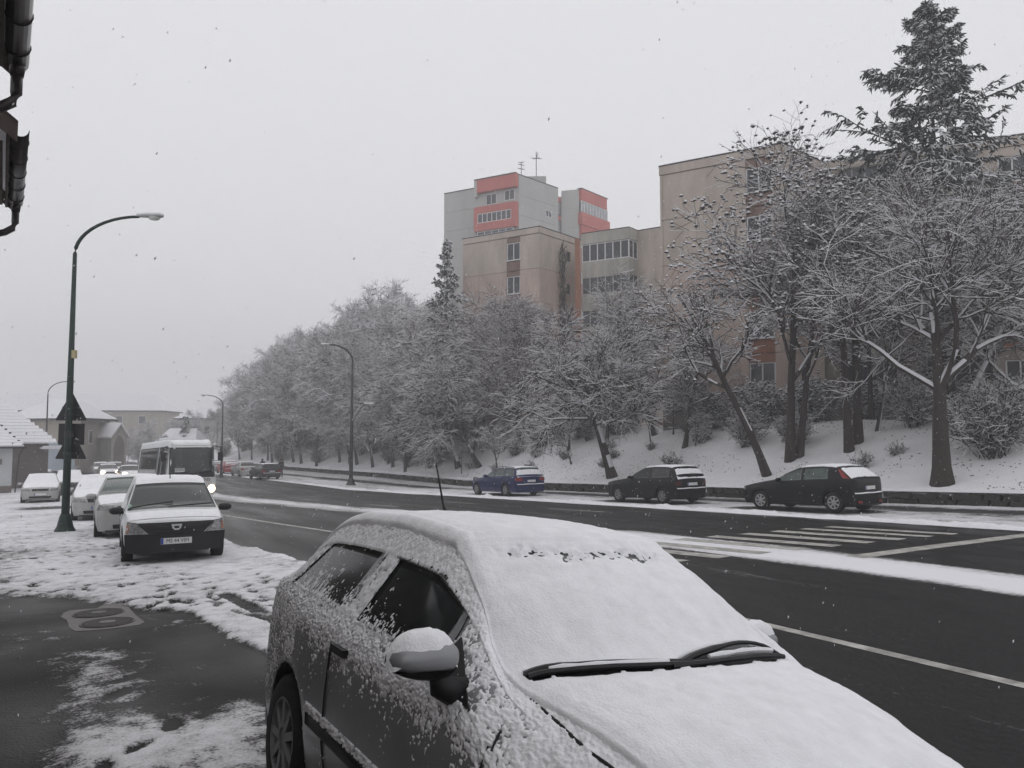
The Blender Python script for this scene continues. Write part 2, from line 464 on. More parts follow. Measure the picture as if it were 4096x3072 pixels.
# -- painted markings, thin sheets on the road
PAINT = mat("worn road paint", (.36, .35, .32), .7, var=.5, vscale=4, bump=.2, col2=(.52, .51, .47))
def line_strip(name, pts, w, z=.004):
    V = []; F = []
    for i, (x, y) in enumerate(pts):
        a = pts[max(i - 1, 0)]; c = pts[min(i + 1, len(pts) - 1)]
        d = math.dist(a, c); nx, ny = (c[1] - a[1]) / d, -(c[0] - a[0]) / d
        for s in (-.5, .5):
            X, Y = x + nx * w * s, y + ny * w * s
            V.append((X, Y, float(base(Y)) + RZ + z))
    F = [(2 * i, 2 * i + 1, 2 * i + 3, 2 * i + 2) for i in range(len(pts) - 1)]
    return mk(name, V, F, PAINT, road)
def interp_line(ctrl, y0, y1, st=1.0):
    n = max(2, int(abs(y1 - y0) / st)); ys_ = np.linspace(y0, y1, n)
    return [(float(np.interp(y, [p[1] for p in ctrl], [p[0] for p in ctrl])), float(y)) for y in ys_]
lane = [(6.15, -20), (6.12, 8), (5.95, 13), (5.3, 19.6), (4.65, 23.5), (3.8, 29), (2.4, 36), (.9, 50)]
line_strip("lane_line", interp_line(lane, -20, 50), .14)
for xo in (-.12, .12):
    line_strip("centre_line", [(float(XC(y)) - .7 + xo, float(y)) for y in np.arange(13.6, 60, 1.0)], .10)
for k, x in enumerate([8.35, 9.3, 10.27, 11.25, 12.15, 13.13, 14.07, 15.0, 15.83]):
    line_strip("zebra_stripe", [(x - .28, 13.05), (x, 11.6), (x + .28, 10.2)], .42 if k < 7 else .34)
line_strip("stop_line", [(11.3, 8.95), (14, 9.12), (17.2, 9.25)], .36)
for (x0, y0, x1, y1) in [(7.68, 47.6, 8.12, 45.7), (8.76, 39.4, 9.13, 37.1), (9.94, 31.6, 10.32, 29), (11.28, 24.07, 11.69, 21.15), (14.14, 23.85, 14.54, 21.0), (13.1, 31.5, 13.5, 28.8)]:
    line_strip("lane_dash", [(x0, y0), ((x0 + x1) / 2, (y0 + y1) / 2), (x1, y1)], .12)

# -- two manhole covers in a concrete frame
CONC = mat("wet concrete", (.095, .086, .080), .55, var=.25, vscale=12, bump=.4)
IRON = mat("rusty cast iron", (.035, .030, .028), .5, var=.4, vscale=18, bump=.3, bscale=80)
def zp(x, y): return float(base(y)) + PZ
SLAB = MB()
poly = [(-.36, 10.66), (-.30, 10.78), (-.02, 10.74), (.10, 11.1), (.24, 11.12), (.31, 10.7), (.39, 9.9), (.45, 9.5), (.40, 9.36), (.1, 9.30), (-.2, 9.36), (-.27, 9.6), (-.31, 10.1), (-.38, 10.35)]
SLAB.prism(poly, lambda p: (p[0], p[1], zp(*p) - .05), lambda p: (p[0], p[1], zp(*p) + .004))
slab = SLAB.obj("concrete_surround", CONC)
tag(slab, "worn concrete surround of two manhole covers in the pavement", "concrete slab")
tilt = Matrix.Rotation(-math.atan(.04), 3, 'X')
for (cx, cy, lab) in [(.0, 10.36, "farther round iron manhole cover set in the concrete surround"), (.09, 9.68, "nearer round iron manhole cover with pale centre disc")]:
    e = empty("manhole_cover", (cx, cy, zp(cx, cy) + .002), 0, lab, "manhole cover", "manhole covers in the pavement")
    e.rotation_euler = (-math.atan(.04), 0, 0)
    MB().lathe([(.275, -.01), (.275, .010), (.262, .013), (.255, .006), (.001, .006)], 32).obj("rim", IRON, e)
    ribs = MB()
    for k in range(-8, 9):
        y = k * .029; hw = math.sqrt(max(.0, .245 ** 2 - y * y))
        if hw > .03:
            ribs.box((0, y, .010), (hw * 2, .013, .008), 0)
    ribs.obj("rib_pattern", IRON, e).rotation_euler = (0, 0, R(24))
    MB().lathe([(.085, .004), (.085, .017), (.06, .018), (.001, .018)], 20).obj("centre_disc", CONC if cy < 10 else IRON, e)

# -- low stone wall at the foot of the embankment: single stones, each its own piece
STONE = mat("dark wall stone", (.040, .037, .032), .9, var=.45, vscale=5, bump=.7, bscale=22)
wall_e = empty("stone_wall", (float(xw(20.)), 20, float(base(20.))), 0, "low dark dry stone wall along the foot of the snowy embankment", "stone wall")
g = np.random.RandomState(3)
def stone_mesh(k):
    V = []; 
    for sz in (-1, 1):
        for sx, sy in ((-1, -1), (0, -1.08), (1, -1), (1, 1), (0, 1.08), (-1, 1)):
            V.append((sx * .5 * g.uniform(.84, 1), sy * .5 * g.uniform(.84, 1), sz * .5 * g.uniform(.80, 1)))
    F = [(5, 4, 3, 2, 1, 0), (6, 7, 8, 9, 10, 11)] + [(i, (i + 1) % 6, 6 + (i + 1) % 6, 6 + i) for i in range(6)]
    return mesh_from("stone", V, F, STONE)
stones = [stone_mesh(k) for k in range(8)]
ox, oy, oz = wall_e.location
y = 6.0; count = 0
far_v = MB()
while y < 130:
    ln = g.uniform(.34, .62)
    for row in (0, 1):
        yy = y + (row * .2)
        h = .22 if row == 0 else g.uniform(.15, .24)
        if row == 1 and g.rand() < .10: continue
        x = float(xw(yy)) - .08 + g.uniform(-.05, .05)
        z = float(base(yy)) - .08 + (.10 if row == 0 else .30 + g.uniform(-.02, .02))
        ang = math.atan2(float(xw(yy + .5) - xw(yy)), .5)
        if count < 285:
            o = bpy.data.objects.new("stone", stones[g.randint(8)]); o.scale = (.42, ln * .97, h); o.rotation_euler = (g.uniform(-.06, .06), 0, -ang + g.uniform(-.1, .1))
            o.location = (x - ox, yy - oy, z - oz); link(o, wall_e); count += 1
        else:
            far_v.box((x - ox, yy - oy, z - oz), (.4, ln, h), -ang)
    y += ln
tag(far_v.obj("far_stones", STONE, wall_e), kind="stuff")
# snow caps lying along the top of the wall
cap = ridge("wall_snow", [(float(xw(y)) + .02, y) for y in np.arange(6, 100, 1.5)], .22, .10, 131, parent=None)
cap.location.z += .44
tag(cap, "strip of snow lying along the top of the low stone wall", kind="stuff")
# ------------------------------------------------------------------ buildings
BEIGE = mat("beige render", (.45, .39, .34), .9, var=.16, vscale=.9, bump=.25, bscale=9, stretch=(1, 1, .35))
PINKB = mat("pinkish render", (.47, .375, .325), .9, var=.16, vscale=.9, bump=.25, bscale=9, stretch=(1, 1, .35))
SHADEB = mat("shaded brown render", (.27, .225, .195), .9, var=.2, vscale=.9, bump=.25, bscale=9, stretch=(1, 1, .35))  # shade behind the trees put into the lower storeys' wall colour
DARKJ = mat("joint shadow gap", (.06, .05, .045), .95)
BROWNP = mat("brown spandrel panel", (.20, .135, .11), .9, var=.2, vscale=1.5)
REDBR = mat("reddish brown spandrel panel", (.27, .12, .075), .9, var=.2, vscale=1.5)
ORANGE = mat("orange brown pilaster", (.31, .145, .09), .85, var=.15, vscale=1.2)
PVC = mat("white window frame", (.66, .66, .66), .5, var=.06)
GREYW = mat("pale grey render", (.40, .40, .385), .9, var=.10, vscale=.35, stretch=(1, 1, .3))
GREYB = mat("weathered balcony concrete", (.36, .345, .31), .9, var=.25, vscale=1.1, stretch=(1, 1, .25))
REDP = mat("coral red panel", (.44, .12, .10), .8, var=.10, vscale=.6)
ROOFSTRIP = mat("dark roof edging", (.03, .028, .03), .6)
PLINTH = mat("concrete plinth", (.17, .155, .14), .9, var=.25, vscale=2)

class Fac:
    """a vertical wall plane: p0 -> p1 runs left to right seen from outside"""
    def __init__(s, root, p0, p1):
        s.root = root; s.o = root.location
        s.p0 = Vector((p0[0], p0[1], 0)); d = Vector((p1[0] - p0[0], p1[1] - p0[1], 0)); s.w = d.length; s.d = d / s.w
        s.n = Vector((s.d.y, -s.d.x, 0)); s.M = Matrix((s.d, -s.n, Vector((0, 0, 1)))).transposed()
    def P(s, u, z, out=0.0): return s.p0 + s.d * u + s.n * out + Vector((0, 0, z)) - s.o
    def panel(s, z0, z1, holes, m, name="panel", th=.18, u0=0.0, u1=None, out=0.0, parent=None):
        """one storey-high wall panel with real window openings and reveals"""
        u1 = s.w if u1 is None else u1
        us = sorted({u0, u1, *[h[0] for h in holes], *[h[1] for h in holes]}); zs = sorted({z0, z1, *[h[2] for h in holes], *[h[3] for h in holes]})
        B = MB()
        inside = lambda u, z: any(h[0] < u < h[1] and h[2] < z < h[3] for h in holes)
        for a, b in zip(us[:-1], us[1:]):
            for c, d in zip(zs[:-1], zs[1:]):
                if not inside((a + b) / 2, (c + d) / 2):
                    B.add([s.P(a, c, out), s.P(b, c, out), s.P(b, d, out), s.P(a, d, out)], [(0, 1, 2, 3)])
        for (a, b, c, d) in [(u0, u1, z0, z1)] + list(holes):
            q = [(a, c), (b, c), (b, d), (a, d)]
            for i in range(4):
                e, f = q[i], q[(i + 1) % 4]
                B.add([s.P(*e, out), s.P(*f, out), s.P(*f, out - th), s.P(*e, out - th)], [(0, 1, 2, 3)])
        return B.obj(name, m, parent or s.root)
    def box(s, name, u0, u1, z0, z1, o0, o1, m, parent=None):
        B = MB(); B.box(s.P((u0 + u1) / 2, (z0 + z1) / 2, (o0 + o1) / 2), (u1 - u0, abs(o1 - o0), z1 - z0), M=s.M)
        return B.obj(name, m, parent or s.root)
    def window(s, u0, u1, z0, z1, leaves=2, out=-.10, sill=True, fw=.07, frame=None, glass=None, split=None, name="window"):
        """frame with separate panes (and a sill) set in the opening"""
        frame = frame or PVC
        B = MB()
        for (a, b, c, d) in [(u0, u1, z0, z0 + fw), (u0, u1, z1 - fw, z1), (u0, u0 + fw, z0 + fw, z1 - fw), (u1 - fw, u1, z0 + fw, z1 - fw)]:
            B.box(s.P((a + b) / 2, (c + d) / 2, out), (b - a, .07, d - c), M=s.M)
        cuts = [u0 + fw * .5 + (u1 - u0 - fw) * k / leaves for k in range(leaves + 1)]
        for k in range(1, leaves):
            B.box(s.P(cuts[k], (z0 + z1) / 2, out + .004), (fw * 1.1, .075, z1 - z0 - 2 * fw), M=s.M)
        w = B.obj(name, frame, s.root)
        for k in range(leaves):
            a = cuts[k] + fw * .5; b = cuts[k + 1] - fw * .5
            s.box("pane", a, b, z0 + fw, z1 - fw, out - .02, out - .005, glass or GLASS_B, w)
        if sill:
            s.box("sill", u0 - .06, u1 + .06, z0 - .05, z0, out - .03, .07, PVC, w)
            s.box("sill_snow", u0 - .05, u1 + .05, z0, z0 + .025, out + .04, .06, SNOW, w)
        return w

def core(root, pts, z0, z1, m, inset=.22, name="core_wall"):
    cx = sum(p[0] for p in pts) / len(pts); cy = sum(p[1] for p in pts) / len(pts)
    q = []
    for p in pts:
        d = math.dist(p, (cx, cy)); k = (d - inset * 1.5) / d
        q.append((cx + (p[0] - cx) * k, cy + (p[1] - cy) * k))
    o = root.location
    B = MB(); B.prism(q, lambda p: (p[0] - o.x, p[1] - o.y, z0 - o.z), lambda p: (p[0] - o.x, p[1] - o.y, z1 - o.z))
    return B.obj(name, m, root)

def roof_edge(root, pts, z, m=ROOFSTRIP, t=.10, over=.08):
    """thin dark flashing around the roof, with snow behind it"""
    o = root.location
    cx = sum(p[0] for p in pts) / len(pts); cy = sum(p[1] for p in pts) / len(pts)
    def grow(p, k):
        d = math.dist(p, (cx, cy)); return (cx + (p[0] - cx) * (d + k) / d, cy + (p[1] - cy) * (d + k) / d)
    B = MB(); B.prism([grow(p, over) for p in pts], lambda p: (p[0] - o.x, p[1] - o.y, z - o.z), lambda p: (p[0] - o.x, p[1] - o.y, z + t - o.z)); B.obj("roof_edging", m, root)
    B = MB(); B.prism([grow(p, -.12) for p in pts], lambda p: (p[0] - o.x, p[1] - o.y, z + t - o.z), lambda p: (p[0] - o.x, p[1] - o.y, z + t + .07 - o.z)); B.obj("roof_snow", SNOW, root)

# ---- nearest beige block
A, D, E_ = (30.04, 37.10), (33.75, 30.72), (38.0, 31.75)
F_ = (A[0] + E_[0] - D[0] + 6, A[1] + E_[1] - D[1] + 2)
ZT = 18.18
b1 = empty("apartment_building", (32, 34, 2.0), 0, "tall beige panel apartment block nearest the road behind snowy trees", "apartment building")
core(b1, [A, D, E_, F_], 1.0, ZT - .1, DARKJ)
f = Fac(b1, A, D)
seams = [17.65, 14.80, 11.95, 9.10, 6.25, 3.40]
f.panel(seams[0] + .02, ZT, [], BEIGE, "cornice_panel", out=.06)
wu0, wu1 = 5.25, 6.75
for k in range(5):
    zt, zb = seams[k] - .015, seams[k + 1] + .015
    w0, w1 = zb + .85, zb + 2.3
    f.panel(zb, zt, [(wu0, wu1, zb, zt)], BEIGE if k < 2 else PINKB)
    f.box("spandrel_panel", wu0, wu1, zb, w0, -.14, -.03, REDBR if k > 1 else BROWNP)
    f.box("spandrel_panel", wu0, wu1, w1, zt, -.14, -.03, REDBR if k > 1 else BROWNP)
    f.window(wu0 + .02, wu1 - .02, w0 + .002, w1 - .002, 2)
f.panel(1.0, 3.385, [], PLINTH, "plinth", out=-.05)
f2 = Fac(b1, D, E_)
f2.panel(seams[0] + .02, ZT, [], BEIGE, "cornice_panel", out=.06)
for k in range(5):
    f2.panel(seams[k + 1] + .015, seams[k] - .015, [(1.6, 2.5, seams[k + 1] + 1.2, seams[k + 1] + 2.2)], BEIGE if k < 2 else PINKB)
    f2.window(1.61, 2.49, seams[k + 1] + 1.21, seams[k + 1] + 2.19, 1)
f2.panel(1.0, 3.385, [], PLINTH, "plinth", out=-.05)
f3 = Fac(b1, F_, A)
for k in range(5): f3.panel(seams[k + 1] + .015, seams[k] - .015, [], BEIGE)
f3.panel(seams[0] + .02, ZT, [], BEIGE, "cornice_panel", out=.06)
roof_edge(b1, [A, D, E_, F_], ZT)

# ---- right-hand set-back block, runs out of frame
P1 = (37.9, 32.5); P2 = (49.0, 17.6)
P3 = (P2[0] + 11, P2[1] + 7); P4 = (P1[0] + 11, P1[1] + 7)
b2 = empty("apartment_building", (44, 25, 2.0), 0, "long beige apartment block behind the big spruce, on the right edge", "apartment building")
core(b2, [P1, P2, P3, P4], 1.0, ZT - .1, DARKJ)
f = Fac(b2, P1, P2)
f.panel(seams[0] + .02, ZT, [], BEIGE, "cornice_panel", out=.06)
cols = [(1.7, 4.6, 'b'), (6.0, 8.9, 'b'), (9.9, 11.3, 'w'), (13.4, 14.8, 'w')]
for k in range(5):
    zb, zt = seams[k + 1] + .015, seams[k] - .015
    holes = []
    for (a, b, t) in cols:
        holes.append((a, b, zb, zt) if t == 'b' else (a, b, zb + .85, zb + 2.3))
    f.panel(zb, zt, holes, BEIGE if k < 2 else SHADEB)
    for (a, b, t) in cols:
        if t == 'w':
            f.window(a + .01, b - .01, zb + .86, zb + 2.29, 2)
            f.box("spandrel_panel", a, b, zb + .1, zb + .80, .003, .03, REDBR)
        else:
            f.box("balcony_parapet", a, b, zb, zb + 1.0, -.10, .55, GREYB)
            f.window(a + .02, b - .02, zb + 1.002, zt - .15, 4, out=.45, sill=False, fw=.06, frame=mat("grey balcony frame", (.30, .30, .29), .6))
            f.box("balcony_slab", a, b, zt - .15, zt, -.10, .58, GREYB)
f.panel(1.0, 3.385, [], PLINTH, "plinth", out=-.05)
roof_edge(b2, [P1, P2, P3, P4], ZT)

# ---- farther beige wing with glazed balconies
BL, Bc, Cc = (28.5, 63.4), (32.49, 56.36), (38.29, 58.73)
ZW = 19.37
b3 = empty("apartment_building", (34, 58, 1.5), 0, "farther beige apartment wing with glazed corner balconies, below the tower", "apartment building")
core(b3, [BL, Bc, Cc, (36, 68)], .5, ZW - .1, DARKJ)
sw = [18.85, 15.82, 12.85, 9.9, 6.95, 4.0, 1.05]
f = Fac(b3, BL, Bc)
f.panel(sw[0] + .02, ZW, [], BEIGE, "cornice_panel", out=.07)
for k in range(6):
    zb, zt = sw[k + 1] + .015, sw[k] - .015
    f.panel(zb, zt, [(4.75, 6.15, zb, zt)], BEIGE if k < 1 else PINKB)
    f.box("spandrel_panel", 4.75, 6.15, zb, zb + .95, -.14, -.03, BROWNP)
    f.box("spandrel_panel", 4.75, 6.15, zb + 2.5, zt, -.14, -.03, BROWNP)
    f.window(4.77, 6.13, zb + .952, zb + 2.498, 2)
f = Fac(b3, Bc, Cc)
f.panel(sw[0] + .02, ZW, [], BEIGE, "cornice_panel", out=.07)
for k in range(6):
    zb, zt = sw[k + 1] + .015, sw[k] - .015
    f.panel(zb, zt, [(4.0, 4.6, zb + 1.25, zb + 2.15)], BEIGE if k < 1 else PINKB)
    f.window(4.01, 4.59, zb + 1.26, zb + 2.14, 1, sill=False, frame=mat("brown window frame", (.16, .11, .085), .6))
roof_edge(b3, [BL, Bc, Cc, (36, 68)], ZW)
# balcony stack
Q1, Q2, Q3, Q4 = (36.2, 55.44), (38.53, 51.71), (39.9, 52.3), (41.6, 49.0)
core(b3, [(37.2, 56.5), (39.6, 52.6), Q4, (46, 52), (44, 58)], .5, 18.9, BEIGE, inset=.05, name="stair_wall")
f = Fac(b3, Q1, Q2); fs = Fac(b3, Q2, Q3); fw_ = Fac(b3, Q3, Q4)
FRB = mat("aluminium balcony frame", (.36, .35, .33), .6, var=.1)
for k in range(6):
    zt = 18.0 - k * 2.85; zb = zt - 1.55; zp_ = zb - 1.30
    for ff in (f, fs):
        ff.box("balcony_parapet", .0, ff.w, zp_, zb, -.12, 0, GREYB)
        n = 6 if ff is f else 2
        ff.window(.02, ff.w - .02, zb, zt, n, out=-.06, sill=False, fw=.08, frame=FRB if k else PVC, glass=GLASS_B)
    B = MB(); o = b3.location
    B.prism([Q1, Q2, Q3, (37.6, 56.0)], lambda p: (p[0] - o.x, p[1] - o.y, zp_ - .12 - o.z), lambda p: (p[0] - o.x, p[1] - o.y, zp_ - .002 - o.z)); B.obj("balcony_floor", GREYB, b3)
for ff in (f, fs):
    ff.box("balcony_fascia", 0, ff.w, 18.02, 18.96, -.1, .05, GREYB)
B = MB(); o = b3.location
B.prism([Q1, Q2, Q3, Q4, (46, 52), (44, 58), (37.6, 56.0)], lambda p: (p[0] - o.x, p[1] - o.y, 18.965 - o.z), lambda p: (p[0] - o.x, p[1] - o.y, 19.06 - o.z)); B.obj("balcony_roof", ROOFSTRIP, b3)
for k in range(6):
    zt = 18.2 - k * 2.95; zb = zt - 2.92
    fw_.panel(zb, zt, [(2.4, 3.0, zb, zt)], BEIGE if k < 1 else PINKB, th=.1)
    fw_.box("spandrel_panel", 2.4, 3.0, zb, zb + .9, -.08, -.02, BROWNP)
    fw_.box("pane", 2.42, 2.98, zb + .9, zt - .3, -.08, -.05, GLASS_B)
    fw_.box("spandrel_panel", 2.4, 3.0, zt - .3, zt, -.08, -.02, BROWNP)
fw_.panel(18.22, 18.96, [], BEIGE, "cornice_panel", th=.1)
B = MB(); B.box(Vector((36.0, 55.8, 9.8)) - o, (.42, .5, 17.6), R(-30)); B.obj("pilaster", ORANGE, b3)
B = MB()
g = np.random.RandomState(14)
for k in range(150):                                             # dry creeper in the corner
    z = g.uniform(8, 17.5); B.tube([Vector((35.3 + g.uniform(-.3, .3), 57.1 + g.uniform(-.2, .2), z)) - o, Vector((35.3 + g.uniform(-.5, .4), 56.9 + g.uniform(-.3, .3), z + g.uniform(.5, 1.4))) - o], .022, 4)
B.obj("creeper", BARK, b3)

# ---- tower far behind
T0, T1, T2, T3 = (42.77, 101.84), (45.77, 97.14), (49.43, 91.45), (57.36, 94.06)
b4 = empty("tower_block", (50, 97, 0), 0, "pale grey high rise tower with coral red balcony bands above the beige wing", "tower block")
core(b4, [T0, T2, T3, (56, 104)], -1, 36.2, GREYW, inset=.02)
f = Fac(b4, T0, T1)
for k in range(11):
    f.panel(36.4 - (k + 1) * 2.8 + .03, 36.4 - k * 2.8, [], GREYW, out=.06, th=.08)
f.box("roof_edging", 0, f.w, 36.42, 36.55, -.2, .12, ROOFSTRIP)
f = Fac(b4, T1, T2)
f.box("roof_edging", 0, f.w, 37.30, 37.42, -4, .85, ROOFSTRIP)
f.box("red_fascia", .45, f.w, 35.5, 37.28, -.3, .75, REDP)
f.box("fascia_edge", 0, .45, 34.9, 37.28, -.3, .75, GREYW)
f.box("loggia_wall", 0, f.w, 33.1, 35.48, -.05, .04, GREYW)
f.window(1.6, 3.3, 33.7, 35.2, 2, out=.07, sill=False)
f.window(4.6, 6.2, 33.9, 35.3, 2, out=.07, sill=False)
for k in range(10):
    zt = 33.4 - k * 4.2
    if zt < 6: break
    f.panel(zt - 3.45, zt, [(.55, f.w - .75, zt - 2.35, zt - .98)], REDP, "red_panel", th=.9, out=.75)
    f.window(.56, f.w - .76, zt - 2.34, zt - .99, 7, out=.66, sill=False, fw=.09)
    if zt - 4.1 > 6:
        f.window(.4, f.w - .5, zt - 4.15, zt - 3.5, 5, out=.5, sill=False, fw=.09)
f = Fac(b4, T2, T3)
for k in range(12):
    f.panel(37.25 - (k + 1) * 2.8 + .03, 37.25 - k * 2.8, [(5.6, 6.9, 37.25 - (k + 1) * 2.8 + .9, 37.25 - (k + 1) * 2.8 + 1.9)] if 1 <= k < 9 else [], GREYW, out=.06, th=.12)
    if 1 <= k < 9:
        f.window(5.62, 6.88, 37.25 - (k + 1) * 2.8 + .92, 37.25 - (k + 1) * 2.8 + 1.88, 2, sill=False, out=.04)
f.box("roof_edging", 0, f.w, 37.26, 37.36, -.3, .12, ROOFSTRIP)
B = MB(); B.box(Vector((54.5, 97.5, 37.6)) - b4.location, (5, 4.5, 2.6), R(-30)); B.obj("lift_housing", GREYW, b4)
# recess strip with red spandrels, then the right-hand volume
S0, S1, S2 = (58.3, 94.6), (60.16, 92.81), (66.68, 95.36)
core(b4, [S0, S1, S2, (66, 104), (58, 104)], -1, 36.4, GREYW, inset=.02, name="right_volume")
f = Fac(b4, T3, S0)
for k in range(11):
    f.box("red_spandrel", 0, f.w, 36.2 - k * 2.8 - .7, 36.2 - k * 2.8, -.3, -.1, REDP)
    f.window(.15, f.w - .15, 36.2 - k * 2.8 - 2.4, 36.2 - k * 2.8 - .75, 2, out=-.25, sill=False)
f = Fac(b4, S0, S1)
for k in range(11): f.panel(37.2 - (k + 1) * 2.8 + .03, 37.2 - k * 2.8, [], GREYW, out=.05, th=.08)
f = Fac(b4, S1, S2)
for k in range(6):
    z = 37.25 - k * 5.3
    f.box("red_fascia", .15, f.w - .3, z - 1.7, z, -.2, .45, REDP)
    f.window(.1, f.w, z - 3.5, z - 1.72, 9, out=.35, sill=False, fw=.08, glass=mat("pale curtained glass", (.30, .31, .32), .2, var=.25, vscale=1.5))
    f.box("red_parapet", -.1, f.w + .2, z - 5.28, z - 3.52, -.2, .65, REDP)
f.box("roof_edging", 0, f.w, 37.27, 37.38, -.3, .5, ROOFSTRIP)
ant = empty("antenna", (50.5, 92.6, 36.2), 0, "short aerial with two stacked rings on the tower's near corner", "antenna")
MB().tube([(0, 0, 0), (0, 0, 3.4)], .05, 6).tube([(-.5, 0, 2.4), (.5, 0, 2.4)], .06, 5).tube([(-.5, 0, 3.0), (.5, 0, 3.0)], .06, 5).tube([(-.35, .2, 3.35), (.35, -.2, 3.35)], .05, 5).obj("mast", POLE_D, ant)
ant = empty("antenna", (55.2, 96.6, 37.0), 0, "tall thin mast with a cross piece on the tower roof", "antenna")
MB().tube([(0, 0, 0), (0, 0, 6.2)], .06, 6).tube([(-.8, .2, 5.2), (.8, -.2, 5.2)], .05, 5).tube([(-.25, .5, 5.2), (.25, -.5, 5.2)], .05, 5).tube([(0, 0, 5.2), (.3, -.1, 6.1)], .05, 5).obj("mast", POLE_D, ant)

# ---- houses in the distance, left
def far_house(name, pts, z0, ze, zr, wallm, label, cat="house", wins=(), ridge_in=.35, over=.5, roofm=SNOW, group=None):
    """four-cornered house with a hipped snow roof; pts[0]->pts[1] faces the viewer"""
    cx = sum(p[0] for p in pts) / 4; cy = sum(p[1] for p in pts) / 4
    r = empty(name, (cx, cy, z0), 0, label, cat, group); o = r.location
    B = MB(); B.prism(pts, lambda p: (p[0] - cx, p[1] - cy, 0), lambda p: (p[0] - cx, p[1] - cy, ze - z0)); B.obj("wall", wallm, r)
    q = [(cx + (p[0] - cx) * (1 + over / math.dist(p, (cx, cy))), cy + (p[1] - cy) * (1 + over / math.dist(p, (cx, cy)))) for p in pts]
    m0 = ((q[0][0] + q[3][0]) / 2, (q[0][1] + q[3][1]) / 2); m1 = ((q[1][0] + q[2][0]) / 2, (q[1][1] + q[2][1]) / 2)
    k = ridge_in
    a = (m0[0] + (m1[0] - m0[0]) * k, m0[1] + (m1[1] - m0[1]) * k); b = (m1[0] + (m0[0] - m1[0]) * k, m1[1] + (m0[1] - m1[1]) * k)
    V = [(p[0] - cx, p[1] - cy, ze - z0 - .15) for p in q] + [(p[0] - cx, p[1] - cy, ze - z0 + .12) for p in q] + [(a[0] - cx, a[1] - cy, zr - z0), (b[0] - cx, b[1] - cy, zr - z0)]
    Fc = [(3, 2, 1, 0), (0, 1, 5, 4), (1, 2, 6, 5), (2, 3, 7, 6), (3, 0, 4, 7), (4, 5, 9, 8), (5, 6, 9), (6, 7, 8, 9), (7, 4, 8)]
    mk("roof", V, Fc, [roofm, ROOFSTRIP], r, [1, 1, 1, 1, 1, 0, 0, 0, 0])
    for side, u, w, z, h in wins:
        ff = Fac(r, pts[side], pts[(side + 1) % 4])
        ww = ff.box("window", u, u + w, z, z + h, -.05, .03, PVC)
        ff.box("pane", u + .08, u + w - .08, z + .08, z + h - .08, .02, .04, GLASS_B, ww)
    return r

DULL = mat("dull ochre wall", (.31, .275, .235), .9, var=.15, vscale=.4)
DULL2 = mat("brown grey wall", (.17, .145, .13), .9, var=.2, vscale=.5)
PALEW = mat("pale blue grey wall", (.50, .52, .53), .9, var=.06, vscale=.8)
far_house("long_building", [(-24, 204), (11, 190), (16, 203), (-19, 217)], -3.4, 6.6, 10.8, DULL, "long far building under a wide snow covered roof", "building",
          [(0, u, 1.6, z, 1.8) for u in (3, 8, 13, 18, 23, 28, 33) for z in (0.5, 3.7)], .12, .8)
h = far_house("ochre_house", [(-10.3, 113), (-2.4, 101), (.6, 110.5), (-7, 122)], -3.2, 3.3, 5.9, DULL, "two storey ochre house with hipped snow roof behind the lamp posts", "house",
          [(0, 2.0, 1.3, .5, 1.5), (0, 6.0, 1.3, .5, 1.5), (0, 10.2, 1.4, .3, 1.8), (0, 12.4, 1.2, .3, 1.8), (0, 3.0, 1.4, -2.4, 1.6), (0, 11.8, 1.3, -2.6, 1.8), (1, 2.5, 1.2, .4, 1.6)], .3, .9)
Fac(h, (-10.3, 113), (-2.4, 101)).box("brown_base", 9.0, 14.2, -3.1, -.3, -.1, .12, DULL2)
# gabled house with a tall arched front
r = empty("gabled_house", (1.6, 104.5, -3.0), R(30), "narrow gabled house with tall dark arched front and snow on its roof", "house"); r.scale = (.6, .8, .85)
B = MB(); B.prism([(-1.6, 0), (1.6, 0), (1.6, 5.0), (0, 6.6), (-1.6, 5.0)], lambda p: (p[0], 0, p[1]), lambda p: (p[0], 7, p[1])); B.obj("wall", GREYB, r)
B = MB(); B.prism([(-1.05, 0), (1.05, 0), (1.05, 3.9), (.7, 4.7), (0, 5.2), (-.7, 4.7), (-1.05, 3.9)], lambda p: (p[0], -.08, p[1]), lambda p: (p[0], .05, p[1])); B.obj("arched_panel", DULL2, r)
for s in (-1, 1):
    B = MB(); B.prism([(s * 2.0, 4.75), (0, 6.75), (0, 7.0), (s * 2.05, 5.0)], lambda p: (p[0], -.4, p[1]), lambda p: (p[0], 7.3, p[1])); B.obj("roof", SNOW, r)
# pale bungalow at the left edge with snowy tile rows
r = empty("bungalow", (-5.2, 59.0, -2.25), R(10), "pale grey bungalow with snow covered tile roof at the left edge", "house")
B = MB(); B.box((-5, 4.5, 1.5), (10, 9, 3.1)); B.obj("wall", PALEW, r)
B = MB(); B.box((-1.0, -.02, 2.1), (.9, .1, .35)); B.obj("window", DULL2, r)
B = MB(); B.box((-5, -.03, .25), (10.02, .1, .6)); B.obj("plinth", DULL2, r)
rows = MB()
for k in range(13):
    y0 = -.55 + k * .42; z0 = 3.05 + k * .20
    rows.prism([(y0, z0), (y0 + .47, z0 + .22), (y0 + .47, z0 + .30), (y0, z0 + .11)], lambda p: (-11, p[0], p[1]), lambda p: (.55 - k * .16, p[0], p[1]))
rows.obj("roof", SNOW, r)
rid = MB()
for k in range(11):
    t = k / 10; rid.box((.50 - t * 2.0, -.4 + t * 5.0, 3.2 + t * 2.5), (.09, .16, .09), R(22))
rid.obj("ridge_tiles", ROOFSTRIP, r)
